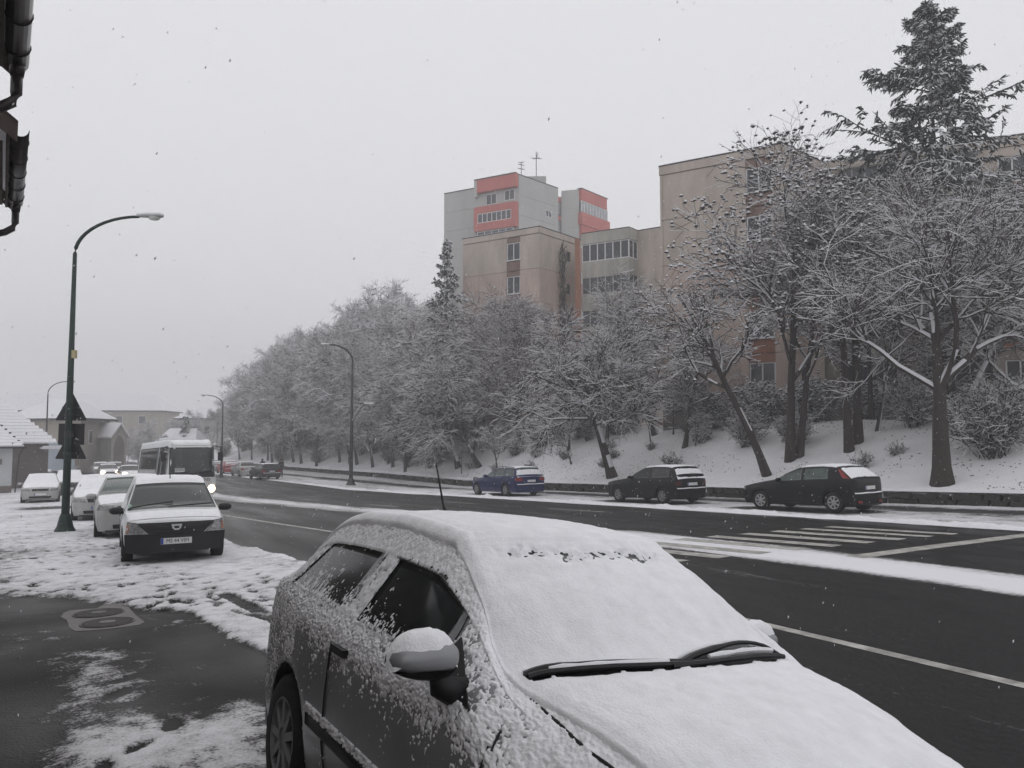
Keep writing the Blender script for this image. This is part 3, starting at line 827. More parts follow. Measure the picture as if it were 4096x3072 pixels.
B = MB(); B.tube([(-11, -.62, 3.02), (.7, -.62, 3.02)], .07, 6); B.tube([(.55, -.6, 3.0), (.35, -.1, 2.5), (.2, -.06, 0)], .045, 6); B.obj("gutter", ROOFSTRIP, r)
r = empty("shed_house", (-3.6, 66, -2.4), R(12), "low dark outbuilding with snowy tile roof behind the bungalow", "house")
B = MB(); B.box((-4.5, 4, 1.6), (9, 8, 3.4)); B.obj("wall", DULL2, r)
rows = MB()
for k in range(12):
    y0 = -.6 + k * .42; z0 = 3.35 + k * .24
    rows.prism([(y0, z0), (y0 + .47, z0 + .25), (y0 + .47, z0 + .34), (y0, z0 + .11)], lambda p: (-9.5, p[0], p[1]), lambda p: (.4 - k * .22, p[0], p[1]))
rows.obj("roof", SNOW, r)
B = MB(); B.box((0, -1.2, 3.0), (1.3, 1.3, .12)); B.box((.2, -1.2, 3.1), (1.4, 1.2, .1)); B.obj("porch_canopy", SNOW, r)
# hoarding
r = empty("billboard", (-3.7, 83.8, -2.6), R(18), "pale blue hoarding on posts beside the ochre house", "billboard")
MB().box((0, 0, 2.05), (2.6, .10, 2.6)).obj("panel", mat("pale blue board", (.42, .48, .54), .7, var=.08, vscale=1), r)
for s in (-1, 1): MB().box((s * 1.1, .12, 1.0), (.12, .12, 2.2)).obj("post", POLE_D, r)
far_house("roadside_house", [(12, 160), (20, 155), (24, 163), (16, 168)], -3.4, 4.4, 6.6, GREYW, "far white house with snowy roof at the end of the road", "house", [(0, 2, 1.2, 1.5, 1.5), (0, 5.5, 1.2, 1.5, 1.5)], .3, .6)
far_house("cottage", [(6.5, 128), (12, 124.5), (15, 130), (9.5, 133.5)], -3.4, -.4, 2.4, DULL, "small far cottage with steep snowy roof behind the coach", "house", [(0, 2, 1.2, -2.4, 1.3)], .2, .5)
far_house("ochre_cottage", [(14, 178), (30, 168), (34, 176), (18, 186)], -3.4, 2.6, 5.4, DULL, "hazy ochre far house beyond the wood", "house", [(0, u, 1.3, -.5, 1.5) for u in (2, 6, 10, 14)], .3, .6)

# ---- two old houses on the near left whose eaves reach into the frame
OLDW = mat("old plaster", (.22, .20, .18), .9, var=.2, vscale=.8)
WOODD = mat("dark soffit boards", (.055, .038, .03), .8, var=.4, vscale=5, stretch=(1, .2, 1))
GUTT = mat("dark brown gutter metal", (.035, .028, .027), .35, metal=.2, var=.25, vscale=12)
BROWNROOF = mat("brown verge board", (.05, .032, .027), .7, var=.25)
def eave_house(loc, length, label, pitch=38):
    """origin: the far end of the gutter, at gutter level; y runs back towards the near end"""
    r = empty("town_house", loc, 0, label, "house", "old houses along the pavement")
    r.rotation_euler = (0, 0, R(5.6))
    tp = math.tan(R(pitch))
    B = MB(); B.box((-4.1, -length / 2, -loc[2] / 2 - .75), (6.8, length - .35, loc[2] + 1.2)); B.obj("wall", OLDW, r)
    n = 14
    sof = MB()                                                                    # soffit boards, one by one
    for k in range(5):
        x0 = -.16 - k * .135
        MB().box((x0 - .062, -length / 2, .02 + k * .004), (.124, length - .2, .025)).obj("soffit_board", WOODD, r)
    MB().box((-.115, -length / 2, .09), (.03, length - .1, .20)).obj("fascia_board", BROWNROOF, r)
    B = MB(); B.prism([(-.02, .17), (-.02, .22), (-3.9, .22 + 3.88 * tp), (-3.9, .17 + 3.88 * tp)], lambda p: (p[0], .12, p[1]), lambda p: (p[0], -length - .12, p[1])); B.obj("roof", BROWNROOF, r)
    B = MB(); B.prism([(-.10, .23), (-.10, .29), (-3.9, .29 + 3.8 * tp), (-3.9, .23 + 3.8 * tp)], lambda p: (p[0], .08, p[1]), lambda p: (p[0], -length - .05, p[1])); B.obj("roof_snow", SNOW, r)
    for yy in (.10, -length - .10):
        B = MB(); B.prism([(-.02, -.02), (-.02, .20), (-3.9, .20 + 3.88 * tp), (-3.9, -.02 + 3.88 * tp)], lambda p: (p[0], yy - .02, p[1]), lambda p: (p[0], yy + .02, p[1])); B.obj("verge_board", BROWNROOF, r)
    V = []; Fc = []; m = 9; rad = .092
    for i, yy in enumerate((.12, -length - .12)):
        for rr in (rad, rad - .008):
            for j in range(m):
                t = math.pi * j / (m - 1)
                V.append((-.0 + rr * math.cos(t), yy, .13 - rr * math.sin(t)))
    for j in range(m - 1):
        Fc += [(j, j + 1, 2 * m + j + 1, 2 * m + j), (m + j + 1, m + j, 3 * m + j, 3 * m + j + 1), (j + 1, j, m + j, m + j + 1), (2 * m + j, 2 * m + j + 1, 3 * m + j + 1, 3 * m + j)]
    gt = mk("gutter", V, Fc, GUTT, r, smooth=True)
    yy = -.25
    while yy > -length:
        MB().tube([(rad * 1.05 * math.cos(t), yy, .13 - rad * 1.05 * math.sin(t)) for t in np.linspace(-.25, math.pi, 10)], .006, 5).obj("gutter_bracket", BLACK, gt)
        yy -= .62
    dp = MB(); dp.tube([(0, .02, .10), (0, .02, -.04)], [.075, .055], 12); dp.tube([(0, .02, -.03), (0, .02, -.20), (-.03, .02, -.29), (-.12, .02, -.36), (-.62, .02, -.56), (-.68, .02, -.62), (-.70, .02, -1.0), (-.70, .02, -loc[2] - .4)], .05, 12)
    dp.obj("downpipe", GUTT, r, smooth=True)
    return r
eave_house((-.80, 8.1, 4.98), 9.0, "nearest dark eave with gutter and bent downpipe, top left corner")
eave_house((-1.25, 13.2, 4.98), 3.05, "second dark eave with gutter and bent downpipe, below the first")
# ------------------------------------------------------------------ trees
def nrm(v): return v / np.maximum(np.linalg.norm(v, axis=-1, keepdims=True), 1e-9)

def children(g, P, Rd, n, length, ang, trop, t0, K, wig, taper=.25, rr=.55, lenfall=.45, rmin=.006, fan=0.0, bias=None):
    """grow n branches on every polyline of P (m,K0,3); returns new polylines and radii"""
    m, K0, _ = P.shape
    t = np.sort(g.uniform(t0, 1.0, (m, n)), 1) * (K0 - 1)
    i = np.minimum(t.astype(int), K0 - 2); fr = (t - i)[..., None]
    idx = np.arange(m)[:, None]
    p = P[idx, i] * (1 - fr) + P[idx, i + 1] * fr
    r = (Rd[idx, i] * (1 - fr[..., 0]) + Rd[idx, i + 1] * fr[..., 0]) * rr
    T = nrm(P[idx, i + 1] - P[idx, i])
    a = g.uniform(0, 2 * np.pi, (m, 1)) + np.arange(n)[None] * 2.4 + g.normal(0, .4, (m, n))
    ref = np.where(np.abs(T[..., 2:3]) > .9, np.array([1., 0, 0]), np.array([0, 0, 1.]))
    s = nrm(np.cross(T, ref)); u = np.cross(s, T)
    if fan: perp = nrm(s * np.cos(a)[..., None] + u * np.sin(a)[..., None] * (1 - fan))
    else: perp = s * np.cos(a)[..., None] + u * np.sin(a)[..., None]
    A = np.radians(ang + g.normal(0, ang * .25, (m, n)))[..., None]
    d = nrm(T * np.cos(A) + perp * np.sin(A))
    if bias is not None: d = nrm(d + np.asarray(bias))
    L = length * (1 - lenfall * (t / (K0 - 1) - t0) / max(1e-6, 1 - t0)) * g.uniform(.65, 1.2, (m, n))
    p = p.reshape(-1, 3); d = d.reshape(-1, 3); L = L.reshape(-1); r = np.maximum(r.reshape(-1), rmin)
    Q = np.zeros((len(p), K, 3)); Q[:, 0] = p
    for k in range(1, K):
        d = nrm(d + np.array([0, 0, trop]) / (K - 1) + g.normal(0, wig, d.shape))
        Q[:, k] = Q[:, k - 1] + d * (L / (K - 1))[:, None]
    rad = r[:, None] * (1 - (1 - taper) * np.linspace(0, 1, K))[None]
    return Q, np.maximum(rad, rmin * .7)

def tubes(P, Rd, n, snow, g, cover=.9, wind=None):
    """tubes for all polylines; the faces on the upper side are the snow lying on them"""
    m, K, _ = P.shape
    T = np.zeros_like(P); T[:, 1:-1] = P[:, 2:] - P[:, :-2]; T[:, 0] = P[:, 1] - P[:, 0]; T[:, -1] = P[:, -1] - P[:, -2]
    T = nrm(T)
    ref = np.where(np.abs(T[..., 2:3]) > .96, np.array([.6, -.8, 0.]), np.array([0, 0, 1.]))
    s = nrm(np.cross(T, ref)); u = np.cross(s, T)
    flat = np.sqrt(np.clip(1 - T[..., 2] ** 2, 0, 1))
    V = np.zeros((m, K, n, 3))
    for j in range(n):
        a = 2 * np.pi * j / n - (math.pi / 6 if n == 3 else 0)
        up = math.sin(a)
        hh = Rd + (snow * flat * np.clip(up + .35, 0, 1.35))
        V[:, :, j] = P + s * (math.cos(a) * (Rd + .25 * snow * flat))[..., None] + u * (up * hh)[..., None]
    b = (np.arange(m)[:, None, None] * K + np.arange(K - 1)[None, :, None]) * n
    j = np.arange(n)[None, None]
    F = np.stack([b + j, b + (j + 1) % n, b + n + (j + 1) % n, b + n + j], -1)
    amid = 2 * np.pi * (np.arange(n) + .5) / n - (math.pi / 6 if n == 3 else 0)
    fz = np.sin(amid)[None, None] * flat[:, :-1, None]
    keep = np.repeat(g.rand(m, 1, 1) < cover, K - 1, 1) if n < 6 else g.rand(m, K - 1, 1) < cover
    mi = ((fz > .12) & keep).astype(np.int32)
    return V.reshape(-1, 3), F.reshape(-1, 4), mi.reshape(-1)

def join(parts):
    Vs = []; Fs = []; Ms = []; o = 0
    for V, F, M in parts:
        Vs.append(V); Fs.append(F + o); Ms.append(M); o += len(V)
    return np.concatenate(Vs), np.concatenate(Fs), np.concatenate(Ms)

def clumps(g, C, size, flat=.7):
    """little drooping leaf clusters with a pad of snow on top"""
    n = len(C)
    ring = np.array([(math.cos(a), math.sin(a), 0) for a in np.arange(4) * math.pi / 2 + .4])
    S = size * g.uniform(.5, 1.4, (n, 1, 1))
    jit = 1 + g.uniform(-.35, .35, (n, 4, 3))
    ring[:, 2] = -.3
    V = np.concatenate([C[:, None] + ring[None] * S * jit, C[:, None] + np.array([[[0, 0, flat]]]) * S, C[:, None] + np.array([[[0, 0, -.85]]]) * S + g.normal(0, .3, (n, 1, 3)) * S], 1)
    b = np.arange(n)[:, None, None] * 6
    j = np.arange(4)
    up = np.stack([j, (j + 1) % 4, np.full(4, 4), np.full(4, 4)], -1); dn = np.stack([(j + 1) % 4, j, np.full(4, 5), np.full(4, 5)], -1)
    F = (b + np.concatenate([up, dn])[None]).reshape(-1, 4)
    M = np.tile(np.array([1] * 4 + [0] * 4), n)
    return V.reshape(-1, 3), F, M

def quads_to_mesh(name, V, F, M, mats):
    """quads whose last two corners coincide become triangles"""
    tri = F[:, 2] == F[:, 3]
    if not tri.any(): return mesh_from(name, V, F, mats, M)
    me = bpy.data.meshes.new(name)
    Fq = F[~tri]; Ft = F[tri][:, :3]
    lt = np.concatenate([np.full(len(Fq), 4), np.full(len(Ft), 3)]).astype(np.int32)
    me.vertices.add(len(V)); me.vertices.foreach_set("co", V.astype(np.float32).ravel())
    me.loops.add(int(lt.sum())); me.loops.foreach_set("vertex_index", np.concatenate([Fq.ravel(), Ft.ravel()]).astype(np.int32))
    me.polygons.add(len(lt)); me.polygons.foreach_set("loop_start", np.concatenate([[0], np.cumsum(lt)[:-1]]).astype(np.int32)); me.polygons.foreach_set("loop_total", lt)
    for m in mats: me.materials.append(m)
    me.polygons.foreach_set("material_index", np.concatenate([M[~tri], M[tri]]).astype(np.int32))
    me.update(calc_edges=True); me.validate()
    return me

LEAFB = mat("withered brown leaves", (.085, .055, .045), .95, var=.4, vscale=6)
LEAFD = mat("dark seed clusters", (.05, .042, .04), .95, var=.4, vscale=6)
TSNOW = mat("snow on branches", (.70, .70, .72), .95, spec=.1, var=.06, vscale=4)

def tree_meshes(seed, H, trunk, rad, lean, n1, n2, n3, n4, spread, rise=.35, ang1=48, t0=.35, clump=0, clumpsize=.09, leaf=None, bark=BARK, thick=1.0, bend=0.0, fork=0, bias=None, snow=.016, droop=0.0, cov=.78):
    g = np.random.RandomState(seed)
    K = 9; tt = np.linspace(0, 1, K)
    P = np.zeros((1, K, 3))
    P[0, :, 2] = tt * trunk
    P[0, :, 0] = lean[0] * tt ** (1 + bend) + .04 * trunk * np.cumsum(g.normal(0, .12, K)) * tt
    P[0, :, 1] = lean[1] * tt ** (1 + bend) + .04 * trunk * np.cumsum(g.normal(0, .12, K)) * tt
    Rd = (rad * (1 - .62 * tt ** 1.1) * (1 + .35 * np.exp(-tt * 16)))[None]
    l0 = tubes(P, Rd, 9, .010, g, .55)
    L1 = spread
    P1, R1 = children(g, P, Rd, n1, L1, ang1, rise, t0, 9, .16, .22, .62, .35, .012, bias=bias)
    P2, R2 = children(g, P1, R1, n2, L1 * .52, 46, rise * .35 - droop, .22, 7, .20, .28, .60, .4, .009)
    P3, R3 = children(g, P2, R2, n3, L1 * .31, 44, .10 - droop, .15, 5, .17, .4, .62, .4, .0065)
    P4, R4 = children(g, P3, R3, n4, L1 * .17, 44, .02 - droop, .1, 4, .10, .5, .7, .3, .0048)
    trunkm = join([l0, tubes(P1, R1, 6, snow * 1.3, g, .85)])
    tw = [tubes(P2, R2, 4, snow * 1.2 * thick, g, .95 * cov ** .4), tubes(P3, R3, 4, snow * .95 * thick, g, .90 * cov), tubes(P4, R4 * thick, 4, snow * .55 * thick, g, .75 * cov)]
    if clump:
        ends = np.concatenate([P4[:, -1], P4[:, -2], P3[:, -1]]); ends = ends[g.permutation(len(ends))[:clump]]
        tw.append(clumps(g, ends, clumpsize))
    crown = join(tw)
    return (quads_to_mesh("trunk", *trunkm, [bark, TSNOW]), quads_to_mesh("crown", *crown, [leaf or bark, TSNOW]))

def place_tree(name, meshes, x, y, label, group=None, rz=0.0, sc=1.0, cat="tree", sink=.12):
    r = empty(name, (x, y, gz(x, y) - sink), rz, label, cat, group)
    r.scale = (sc, sc, sc)
    for me in meshes:
        link(bpy.data.objects.new(me.name.split('.')[0], me), r)
    return r

LEFT = (-.884, .468)                                        # towards the bend of the road
def lean(m, f=0.0): return (LEFT[0] * m + .468 * f, LEFT[1] * m + .884 * f)

near = "bare snowy trees on the embankment"
# the big forked tree by the wall on the right
place_tree("forked_tree", tree_meshes(101, 10.5, 5.4, .32, lean(.1), 8, 8, 8, 6, 6.2, .75, 46, .42, thick=1.0, snow=.018, leaf=BARK), 25.75, 16.7, "thick trunked forked tree right at the wall, rightmost foreground tree", near)
# the tall twin-stemmed tree with seed clusters
place_tree("twin_stem_tree", tree_meshes(102, 14, 10.2, .20, lean(-.2), 13, 7, 6, 3, 6.2, .55, 50, .30, clump=1900, clumpsize=.098, leaf=LEAFD, thick=1.15, snow=.018), 26.95, 24.5, "tall tree with snow padded seed clusters behind the right black hatchback", near)
place_tree("twin_stem_tree", tree_meshes(112, 12, 9.0, .16, lean(-1.1), 10, 7, 6, 4, 4.4, .6, 46, .35, clump=600, clumpsize=.085, leaf=LEAFD, thick=1.1, snow=.018), 27.35, 24.35, "slimmer second stem leaning right beside the tall cluster tree", near)
place_tree("leaning_tree", tree_meshes(103, 9, 8.0, .17, lean(3.7), 9, 6, 6, 4, 3.6, .35, 50, .45, bend=.15, clump=300, clumpsize=.07, snow=.018), 25.35, 24.3, "thin trunk leaning far left behind the right black hatchback's bonnet", near)
place_tree("pine_stem_tree", tree_meshes(104, 14, 9.0, .18, lean(.3), 10, 7, 7, 5, 4.6, .5, 50, .55, thick=1.1), 28.2, 22.4, "dark straight trunk, left of the pair behind the bushes", near)
place_tree("pine_stem_tree", tree_meshes(105, 14, 9.5, .20, lean(-.3), 10, 7, 7, 5, 4.6, .5, 50, .5, thick=1.1), 29.0, 22.6, "dark straight trunk, right of the pair behind the bushes", near)
place_tree("slim_tree", tree_meshes(106, 8, 6.0, .09, lean(-1.1), 8, 6, 6, 5, 2.6, .4, 45, .4), 30.3, 22.6, "slim crooked tree leaning right before the glazed balconies", near)
place_tree("snow_plastered_tree", tree_meshes(107, 11, 8.0, .15, lean(-4.0), 9, 7, 7, 5, 3.8, .4, 45, .4, snow=.05), 31.2, 19.6, "snow plastered trunk leaning right at the right edge", near)
place_tree("snow_plastered_tree", tree_meshes(108, 10, 7.5, .13, lean(-1.6), 9, 7, 7, 5, 3.6, .5, 45, .4, snow=.04), 32.6, 20.8, "thinner snow plastered trunk behind the forked tree", near)
back = "trees in front of the right apartment block"
bk = [tree_meshes(121 + k, 12, 7.0, .17, (.3, .2), 11, 7, 7, 4, 4.8, .6, 46, .25, thick=1.2) for k in range(2)]
for k, (x, y, s) in enumerate([(33.4, 25.2, .8), (36.2, 21.0, 1.05), (34.5, 17.6, 1.0), (38.5, 17.2, 1.05), (30.6, 16.0, .8)]):
    place_tree("background_tree", bk[k % 2], x, y, ("dense snowy tree between the twin stem tree and the big spruce", "dense snowy tree right under the big spruce", "snowy tree behind the forked tree's right limbs", "snowy tree at the right edge before the apartment windows", "lower snowy tree beside the large dense bush")[k], back, k * 1.9, s)

# middle group
place_tree("leaning_tree", tree_meshes(131, 7, 5.2, .26, lean(1.5), 11, 9, 8, 6, 4.6, .25, 58, .5, droop=.06, thick=1.2, snow=.02), 24.1, 34.0, "leaning tree with wide arching crown behind the black three door hatchback", near)
place_tree("leaning_tree", tree_meshes(132, 9, 6.2, .18, lean(1.9), 11, 8, 7, 5, 4.4, .45, 48, .35, clump=250, clumpsize=.07, thick=1.1), 29.4, 37.0, "leaning tree on top of the bank below the balcony stack", near)
place_tree("crooked_tree", tree_meshes(133, 6, 4.2, .16, lean(-.7), 9, 7, 7, 5, 3.0, .35, 52, .4), 27.9, 32.6, "short crooked tree beside the round snow covered shrub", near)
place_tree("round_crown_tree", tree_meshes(134, 13.5, 8.6, .21, lean(.7), 18, 9, 8, 6, 4.9, .5, 52, .22, leaf=LEAFB, clump=900, clumpsize=.06, thick=1.25), 27.8, 51.2, "round crowned brownish tree in front of the beige wing", near)
place_tree("arching_tree", tree_meshes(135, 7, 4.6, .20, lean(2.6), 10, 9, 8, 6, 4.8, .2, 58, .4, droop=.12, thick=1.3, snow=.022, bias=(-.35, .18, .0)), 25.0, 52.4, "tree with long branches arching left above the blue estate car", near)
place_tree("arching_tree", tree_meshes(136, 7, 4.8, .22, lean(1.2), 10, 9, 8, 6, 4.4, .2, 58, .4, droop=.10, thick=1.3, snow=.022), 24.6, 55.4, "double trunk tree left of the blue estate car", near)
place_tree("slope_tree", tree_meshes(137, 9, 6.5, .17, lean(.3), 11, 8, 8, 5, 3.9, .5, 46, .3, thick=1.2), 27.6, 58.6, "upright tree half way up the bank beyond the arching trees", near)
place_tree("sapling", tree_meshes(138, 3, 2.4, .05, lean(.6), 7, 5, 5, 3, 1.3, .3, 50, .35), 25.5, 40.3, "thin sapling on the slope between blue car and leaning tree", near)
place_tree("sapling", tree_meshes(139, 2.6, 2.2, .04, lean(.3), 7, 5, 5, 3, 1.1, .3, 50, .35), 28.4, 36.2, "thin sapling beside the leaning tree on the bank", near)
mid = [tree_meshes(141 + k, 10, 6.4, .16, lean(.4 + k * .5), 12, 8, 8, 5, 4.2, .5, 48, .28, thick=1.25) for k in range(2)]
for k, (x, y, s, lab) in enumerate([(31.2, 43.4, .8, "snowy tree hiding the foot of the balcony stack"), (29.8, 47.5, .7, "snowy tree between round crowned tree and balcony stack"), (27.0, 43.0, .55, "small dense tree above the gap between the blue and black cars"), (31.0, 57.0, 1.1, "snowy tree at the left corner of the beige wing"), (28.2, 40.4, .7, "small snowy tree at the top of the bank behind the leaning one")]):
    place_tree("slope_tree", mid[k % 2], x, y, lab, near, k * 2.1, s)

# the wood on the left: counted trees from a handful of grown shapes
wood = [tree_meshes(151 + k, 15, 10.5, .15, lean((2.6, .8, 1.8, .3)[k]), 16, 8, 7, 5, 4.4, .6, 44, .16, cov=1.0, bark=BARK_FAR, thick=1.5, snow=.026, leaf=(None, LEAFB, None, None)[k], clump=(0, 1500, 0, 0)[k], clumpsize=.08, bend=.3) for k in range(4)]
g = np.random.RandomState(77)
spots = []
for row, (off, y0, y1, st) in enumerate([(1.2, 60, 128, 4.4), (4.5, 62, 130, 5.0), (8.5, 64, 132, 5.6), (13.5, 66, 132, 7.0)]):
    y = y0
    while y < y1:
        yy = y + g.uniform(-1.2, 1.2); spots.append((float(xw(yy)) + off + g.uniform(-.8, 1.0), yy, row)); y += st * g.uniform(.8, 1.2)
for k, (x, y, row) in enumerate(spots):
    brown = 60 < y < 72 and row < 2
    arch = 1 if brown else (0, 2, 3)[g.randint(3)]
    s = g.uniform(1.02, 1.26) * (.84 if row == 0 else 1.0) * (1.12 if row > 1 and y > 88 else 1.0)
    if y > 112: s *= .88
    if y < 74 and row: s *= .80
    if row == 0: lab = "leaning trunked tree in the front row of the hazy wood"
    elif brown: lab = "tree with withered brown leaves in the hazy wood"
    else: lab = "grey snow dusted tree deep in the hazy wood"
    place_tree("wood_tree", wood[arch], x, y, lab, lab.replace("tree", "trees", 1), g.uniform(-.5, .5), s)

# far trees at the end of the road
for k, (x, y, s) in enumerate([(7.5, 150, .55), (11, 146, .6), (14, 150, .62), (18, 148, .6), (3.5, 140, .42), (22, 150, .65), (4.4, 120, .34), (7.6, 124, .38), (9.5, 137, .5)]):
    place_tree("wood_tree", wood[2 + k % 2], x, y, "faint bare tree beyond the coach at the end of the road", "far trees at the end of the road", k * 1.3, s)

# ------------------------------------------------------------------ conifers
def spruce(seed, H, R0, nb, sprays, bare=.12, droop=.25, fat=1.0, cover=.55, irregular=.35):
    g = np.random.RandomState(seed)
    K = 10; tt = np.linspace(0, 1, K)
    P = np.zeros((1, K, 3)); P[0, :, 2] = tt * H; P[0, :, 0] = .06 * np.cumsum(g.normal(0, .3, K)); P[0, :, 1] = .06 * np.cumsum(g.normal(0, .3, K))
    Rd = (H * .0125 * (1 - .95 * tt))[None] + .01
    trunk = tubes(P, Rd, 8, .0, g, .0)
    h = bare + (1 - bare) * (np.arange(nb) + g.uniform(0, 1, nb)) / nb
    h = np.minimum(h, .985); a = np.arange(nb) * 2.399 + g.normal(0, .35, nb)
    L = R0 * (1 - h) ** 1.08 * (1 + g.uniform(-irregular, irregular, nb) * np.clip((1 - h) * 6, .2, 1)) + .12
    el = np.interp(h, [0, .5, .85, 1], [-.22, .02, .18, .5]) + g.normal(0, .10, nb)
    Kb = 7; tb = np.linspace(0, 1, Kb)
    B = np.zeros((nb, Kb, 3))
    d = np.stack([np.cos(a), np.sin(a), el], -1)
    for k in range(Kb):
        t = tb[k]
        B[:, k] = d * (L * t)[:, None] + np.stack([np.zeros(nb), np.zeros(nb), h * H - droop * L * t ** 1.2 * (1 - h) + .12 * L * t ** 3], -1)
    B[:, :, :2] += np.stack([np.interp(h, tt, P[0, :, 0]), np.interp(h, tt, P[0, :, 1])], -1)[:, None]
    Rb = (.012 + .010 * L)[:, None] * (1 - .8 * tb)[None]
    limbs = tubes(B, Rb, 4, .008, g, .3)
    # side shoots on every limb, then needle sprays hanging from limbs and shoots
    S2, R2 = children(g, B, Rb, 10, (L * .38 + .1)[:, None], 52, -.25, .18, 5, .10, .3, .6, .55, .006, fan=.75)
    def sprays_on(B, L, ns):
        nb, Kb, _ = B.shape
        t = np.clip(g.uniform(.05, 1.0, (nb, ns)) ** .8, 0, 1) * (Kb - 1); i = np.minimum(t.astype(int), Kb - 2); fr = (t - i)[..., None]
        idx = np.arange(nb)[:, None]
        p = B[idx, i] * (1 - fr) + B[idx, i + 1] * fr
        T = nrm(B[idx, i + 1] - B[idx, i]); s = nrm(np.cross(T, np.array([0, 0, 1.])))
        sgn = np.where(g.rand(nb, ns) < .5, -1, 1)[..., None]
        dd = nrm(T * g.uniform(.2, 1.0, (nb, ns, 1)) + s * sgn * g.uniform(.1, 1.0, (nb, ns, 1)) + np.stack([np.zeros((nb, ns)), np.zeros((nb, ns)), g.uniform(-.9, .15, (nb, ns))], -1))
        ll = L * g.uniform(.6, 1.3, (nb, ns))
        return p.reshape(-1, 3), dd.reshape(-1, 3), ll.reshape(-1)
    q1 = sprays_on(B, np.minimum(.30, .10 + .25 * L)[:, None], sprays // 3); q2 = sprays_on(S2, .26, max(4, sprays // 10))
    p = np.concatenate([q1[0], q2[0]]); dd = np.concatenate([q1[1], q2[1]]); ll = np.concatenate([q1[2], q2[2]])
    limbs = join([limbs, tubes(S2, R2, 4, .010, g, .5)])
    S = np.zeros((len(p), 3, 3))
    for k in range(3): S[:, k] = p + dd * (ll * k / 2)[:, None] + np.array([0, 0, -.10]) * (ll * (k / 2) ** 2)[:, None]
    W = np.array([.5, 1.0, .10])[None] * (.040 + .03 * ll[:, None]) * fat
    needles = tubes(S, W, 3, .020, g, cover)
    return (quads_to_mesh("trunk", *join([trunk, limbs]), [BARK, TSNOW]), quads_to_mesh("crown", *needles, [NEEDLE, TSNOW]))
place_tree("spruce_tree", spruce(201, 20.7, 12.6, 82, 190, bare=.46, droop=.30, fat=.72, cover=.42, irregular=.6), 35.4, 22.8, "big dark spruce with snowy boughs rising above the apartment roofs", None, 0, 1.0, "tree")
place_tree("spruce_tree", spruce(202, 19.3, 4.8, 90, 70, bare=.1, droop=.3, fat=1.5, cover=.55), 26.6, 62.5, "slender dark spruce against the left edge of the beige wing", None, 0, 1.0, "tree")
place_tree("spruce_tree", spruce(203, 15.5, 4.6, 60, 60, bare=.3, fat=1.3), 47.5, 19.0, "spruce whose bough tips show at the right edge above the roof", None, 0, 1.15, "tree")
place_tree("spruce_tree", spruce(204, 7.5, 2.3, 40, 40, bare=.05, fat=1.7), 11.0, 128.0, "small far spruce above the coach roof", None, 0, 1.0, "tree")

# ------------------------------------------------------------------ bushes
def bush(seed, r, h, stems, n2, n3, bark=BARK, snow=.014, thick=1.0, arch=0.0, clump=0, leaf=None, cs=.05):
    g = np.random.RandomState(seed)
    n = stems; K = 6
    a = g.uniform(0, 2 * np.pi, n); e = g.uniform(.25, 1.0, n)
    d = np.stack([np.cos(a) * (1 - e * .75) * r, np.sin(a) * (1 - e * .75) * r, h * (.55 + .45 * e)], -1)
    t = np.linspace(0, 1, K)
    P = d[:, None] * t[None, :, None]; P[:, :, 2] -= arch * h * (t ** 2)[None] * (1 - e)[:, None]
    P += np.cumsum(g.normal(0, .03 * r, P.shape), 1) * t[None, :, None]; P[:, :, :2] += g.normal(0, .08 * r, (n, 1, 2))
    Rd = np.full((n, 1), .014) * (1 - .6 * t)[None] * thick
    P2, R2 = children(g, P, Rd, n2, h * .38, 38, .15, .15, 4, .16, .4, .7, .3, .006 * thick)
    P3, R3 = children(g, P2, R2, n3, h * .18, 45, .05, .1, 3, .2, .5, .8, .3, .005 * thick)
    tw = [tubes(P2, R2, 4, snow, g, .75), tubes(P3, R3, 4, snow, g, .7)]
    if clump:
        ends = np.concatenate([P3[:, -1], P2[:, -1], P3[:, 1]]); ends = ends[g.permutation(len(ends))[:clump]]; tw.append(clumps(g, ends, cs))
    return (quads_to_mesh("stems", *tubes(P, Rd, 4, snow, g, .6), [bark, TSNOW]), quads_to_mesh("twigs", *join(tw), [leaf or bark, TSNOW]))
bg = "bushes on the embankment"
place_tree("bush", bush(301, 1.5, 1.7, 46, 6, 5), 28.2, 28.4, "fuzzy bare bush left of the tall cluster tree", bg, 0, 1.0, "bush")
place_tree("bush", bush(302, 1.1, 1.5, 40, 6, 5), 28.5, 25.6, "spiky bare bush behind the roof of the right black hatchback", bg, 0, 1.0, "bush")
place_tree("bush", bush(303, 2.1, 2.5, 70, 8, 6, thick=1.2), 28.6, 16.6, "large dense bush right of the forked tree", bg, 0, 1.0, "bush")
place_tree("bush", bush(304, 1.4, 1.9, 50, 8, 6, thick=1.2), 30.9, 21.3, "dense bush left of the forked tree", bg, 0, 1.0, "bush")
place_tree("bush", bush(305, .8, .75, 26, 6, 5, clump=900, leaf=LEAFD, cs=.06, snow=.02), 28.6, 32.0, "round snow covered evergreen shrub on the bank", bg, 0, 1.0, "bush")
place_tree("bush", bush(306, 1.6, 2.4, 46, 7, 6, leaf=NEEDLE, clump=1800, cs=.07), 29.0, 45.0, "dark evergreen bush under the arching crowns", bg, 0, 1.0, "bush")
place_tree("bush", bush(307, 1.7, 3.4, 60, 8, 6, thick=1.3), 24.3, 66.0, "tall dark bush beside the double headed street lamp", bg, 0, 1.0, "bush")
place_tree("bush", bush(308, 1.0, 1.3, 36, 6, 5), 26.6, 49.8, "low bush at the foot of the round crowned tree", bg, 0, 1.0, "bush")
place_tree("bush", bush(309, 1.2, 1.4, 40, 6, 5), 24.6, 72.0, "low bush at the wall near the far estate car", bg, 0, 1.0, "bush")
under = bush(312, 1.7, 2.6, 46, 7, 5, thick=1.6, bark=BARK_FAR, snow=.02)
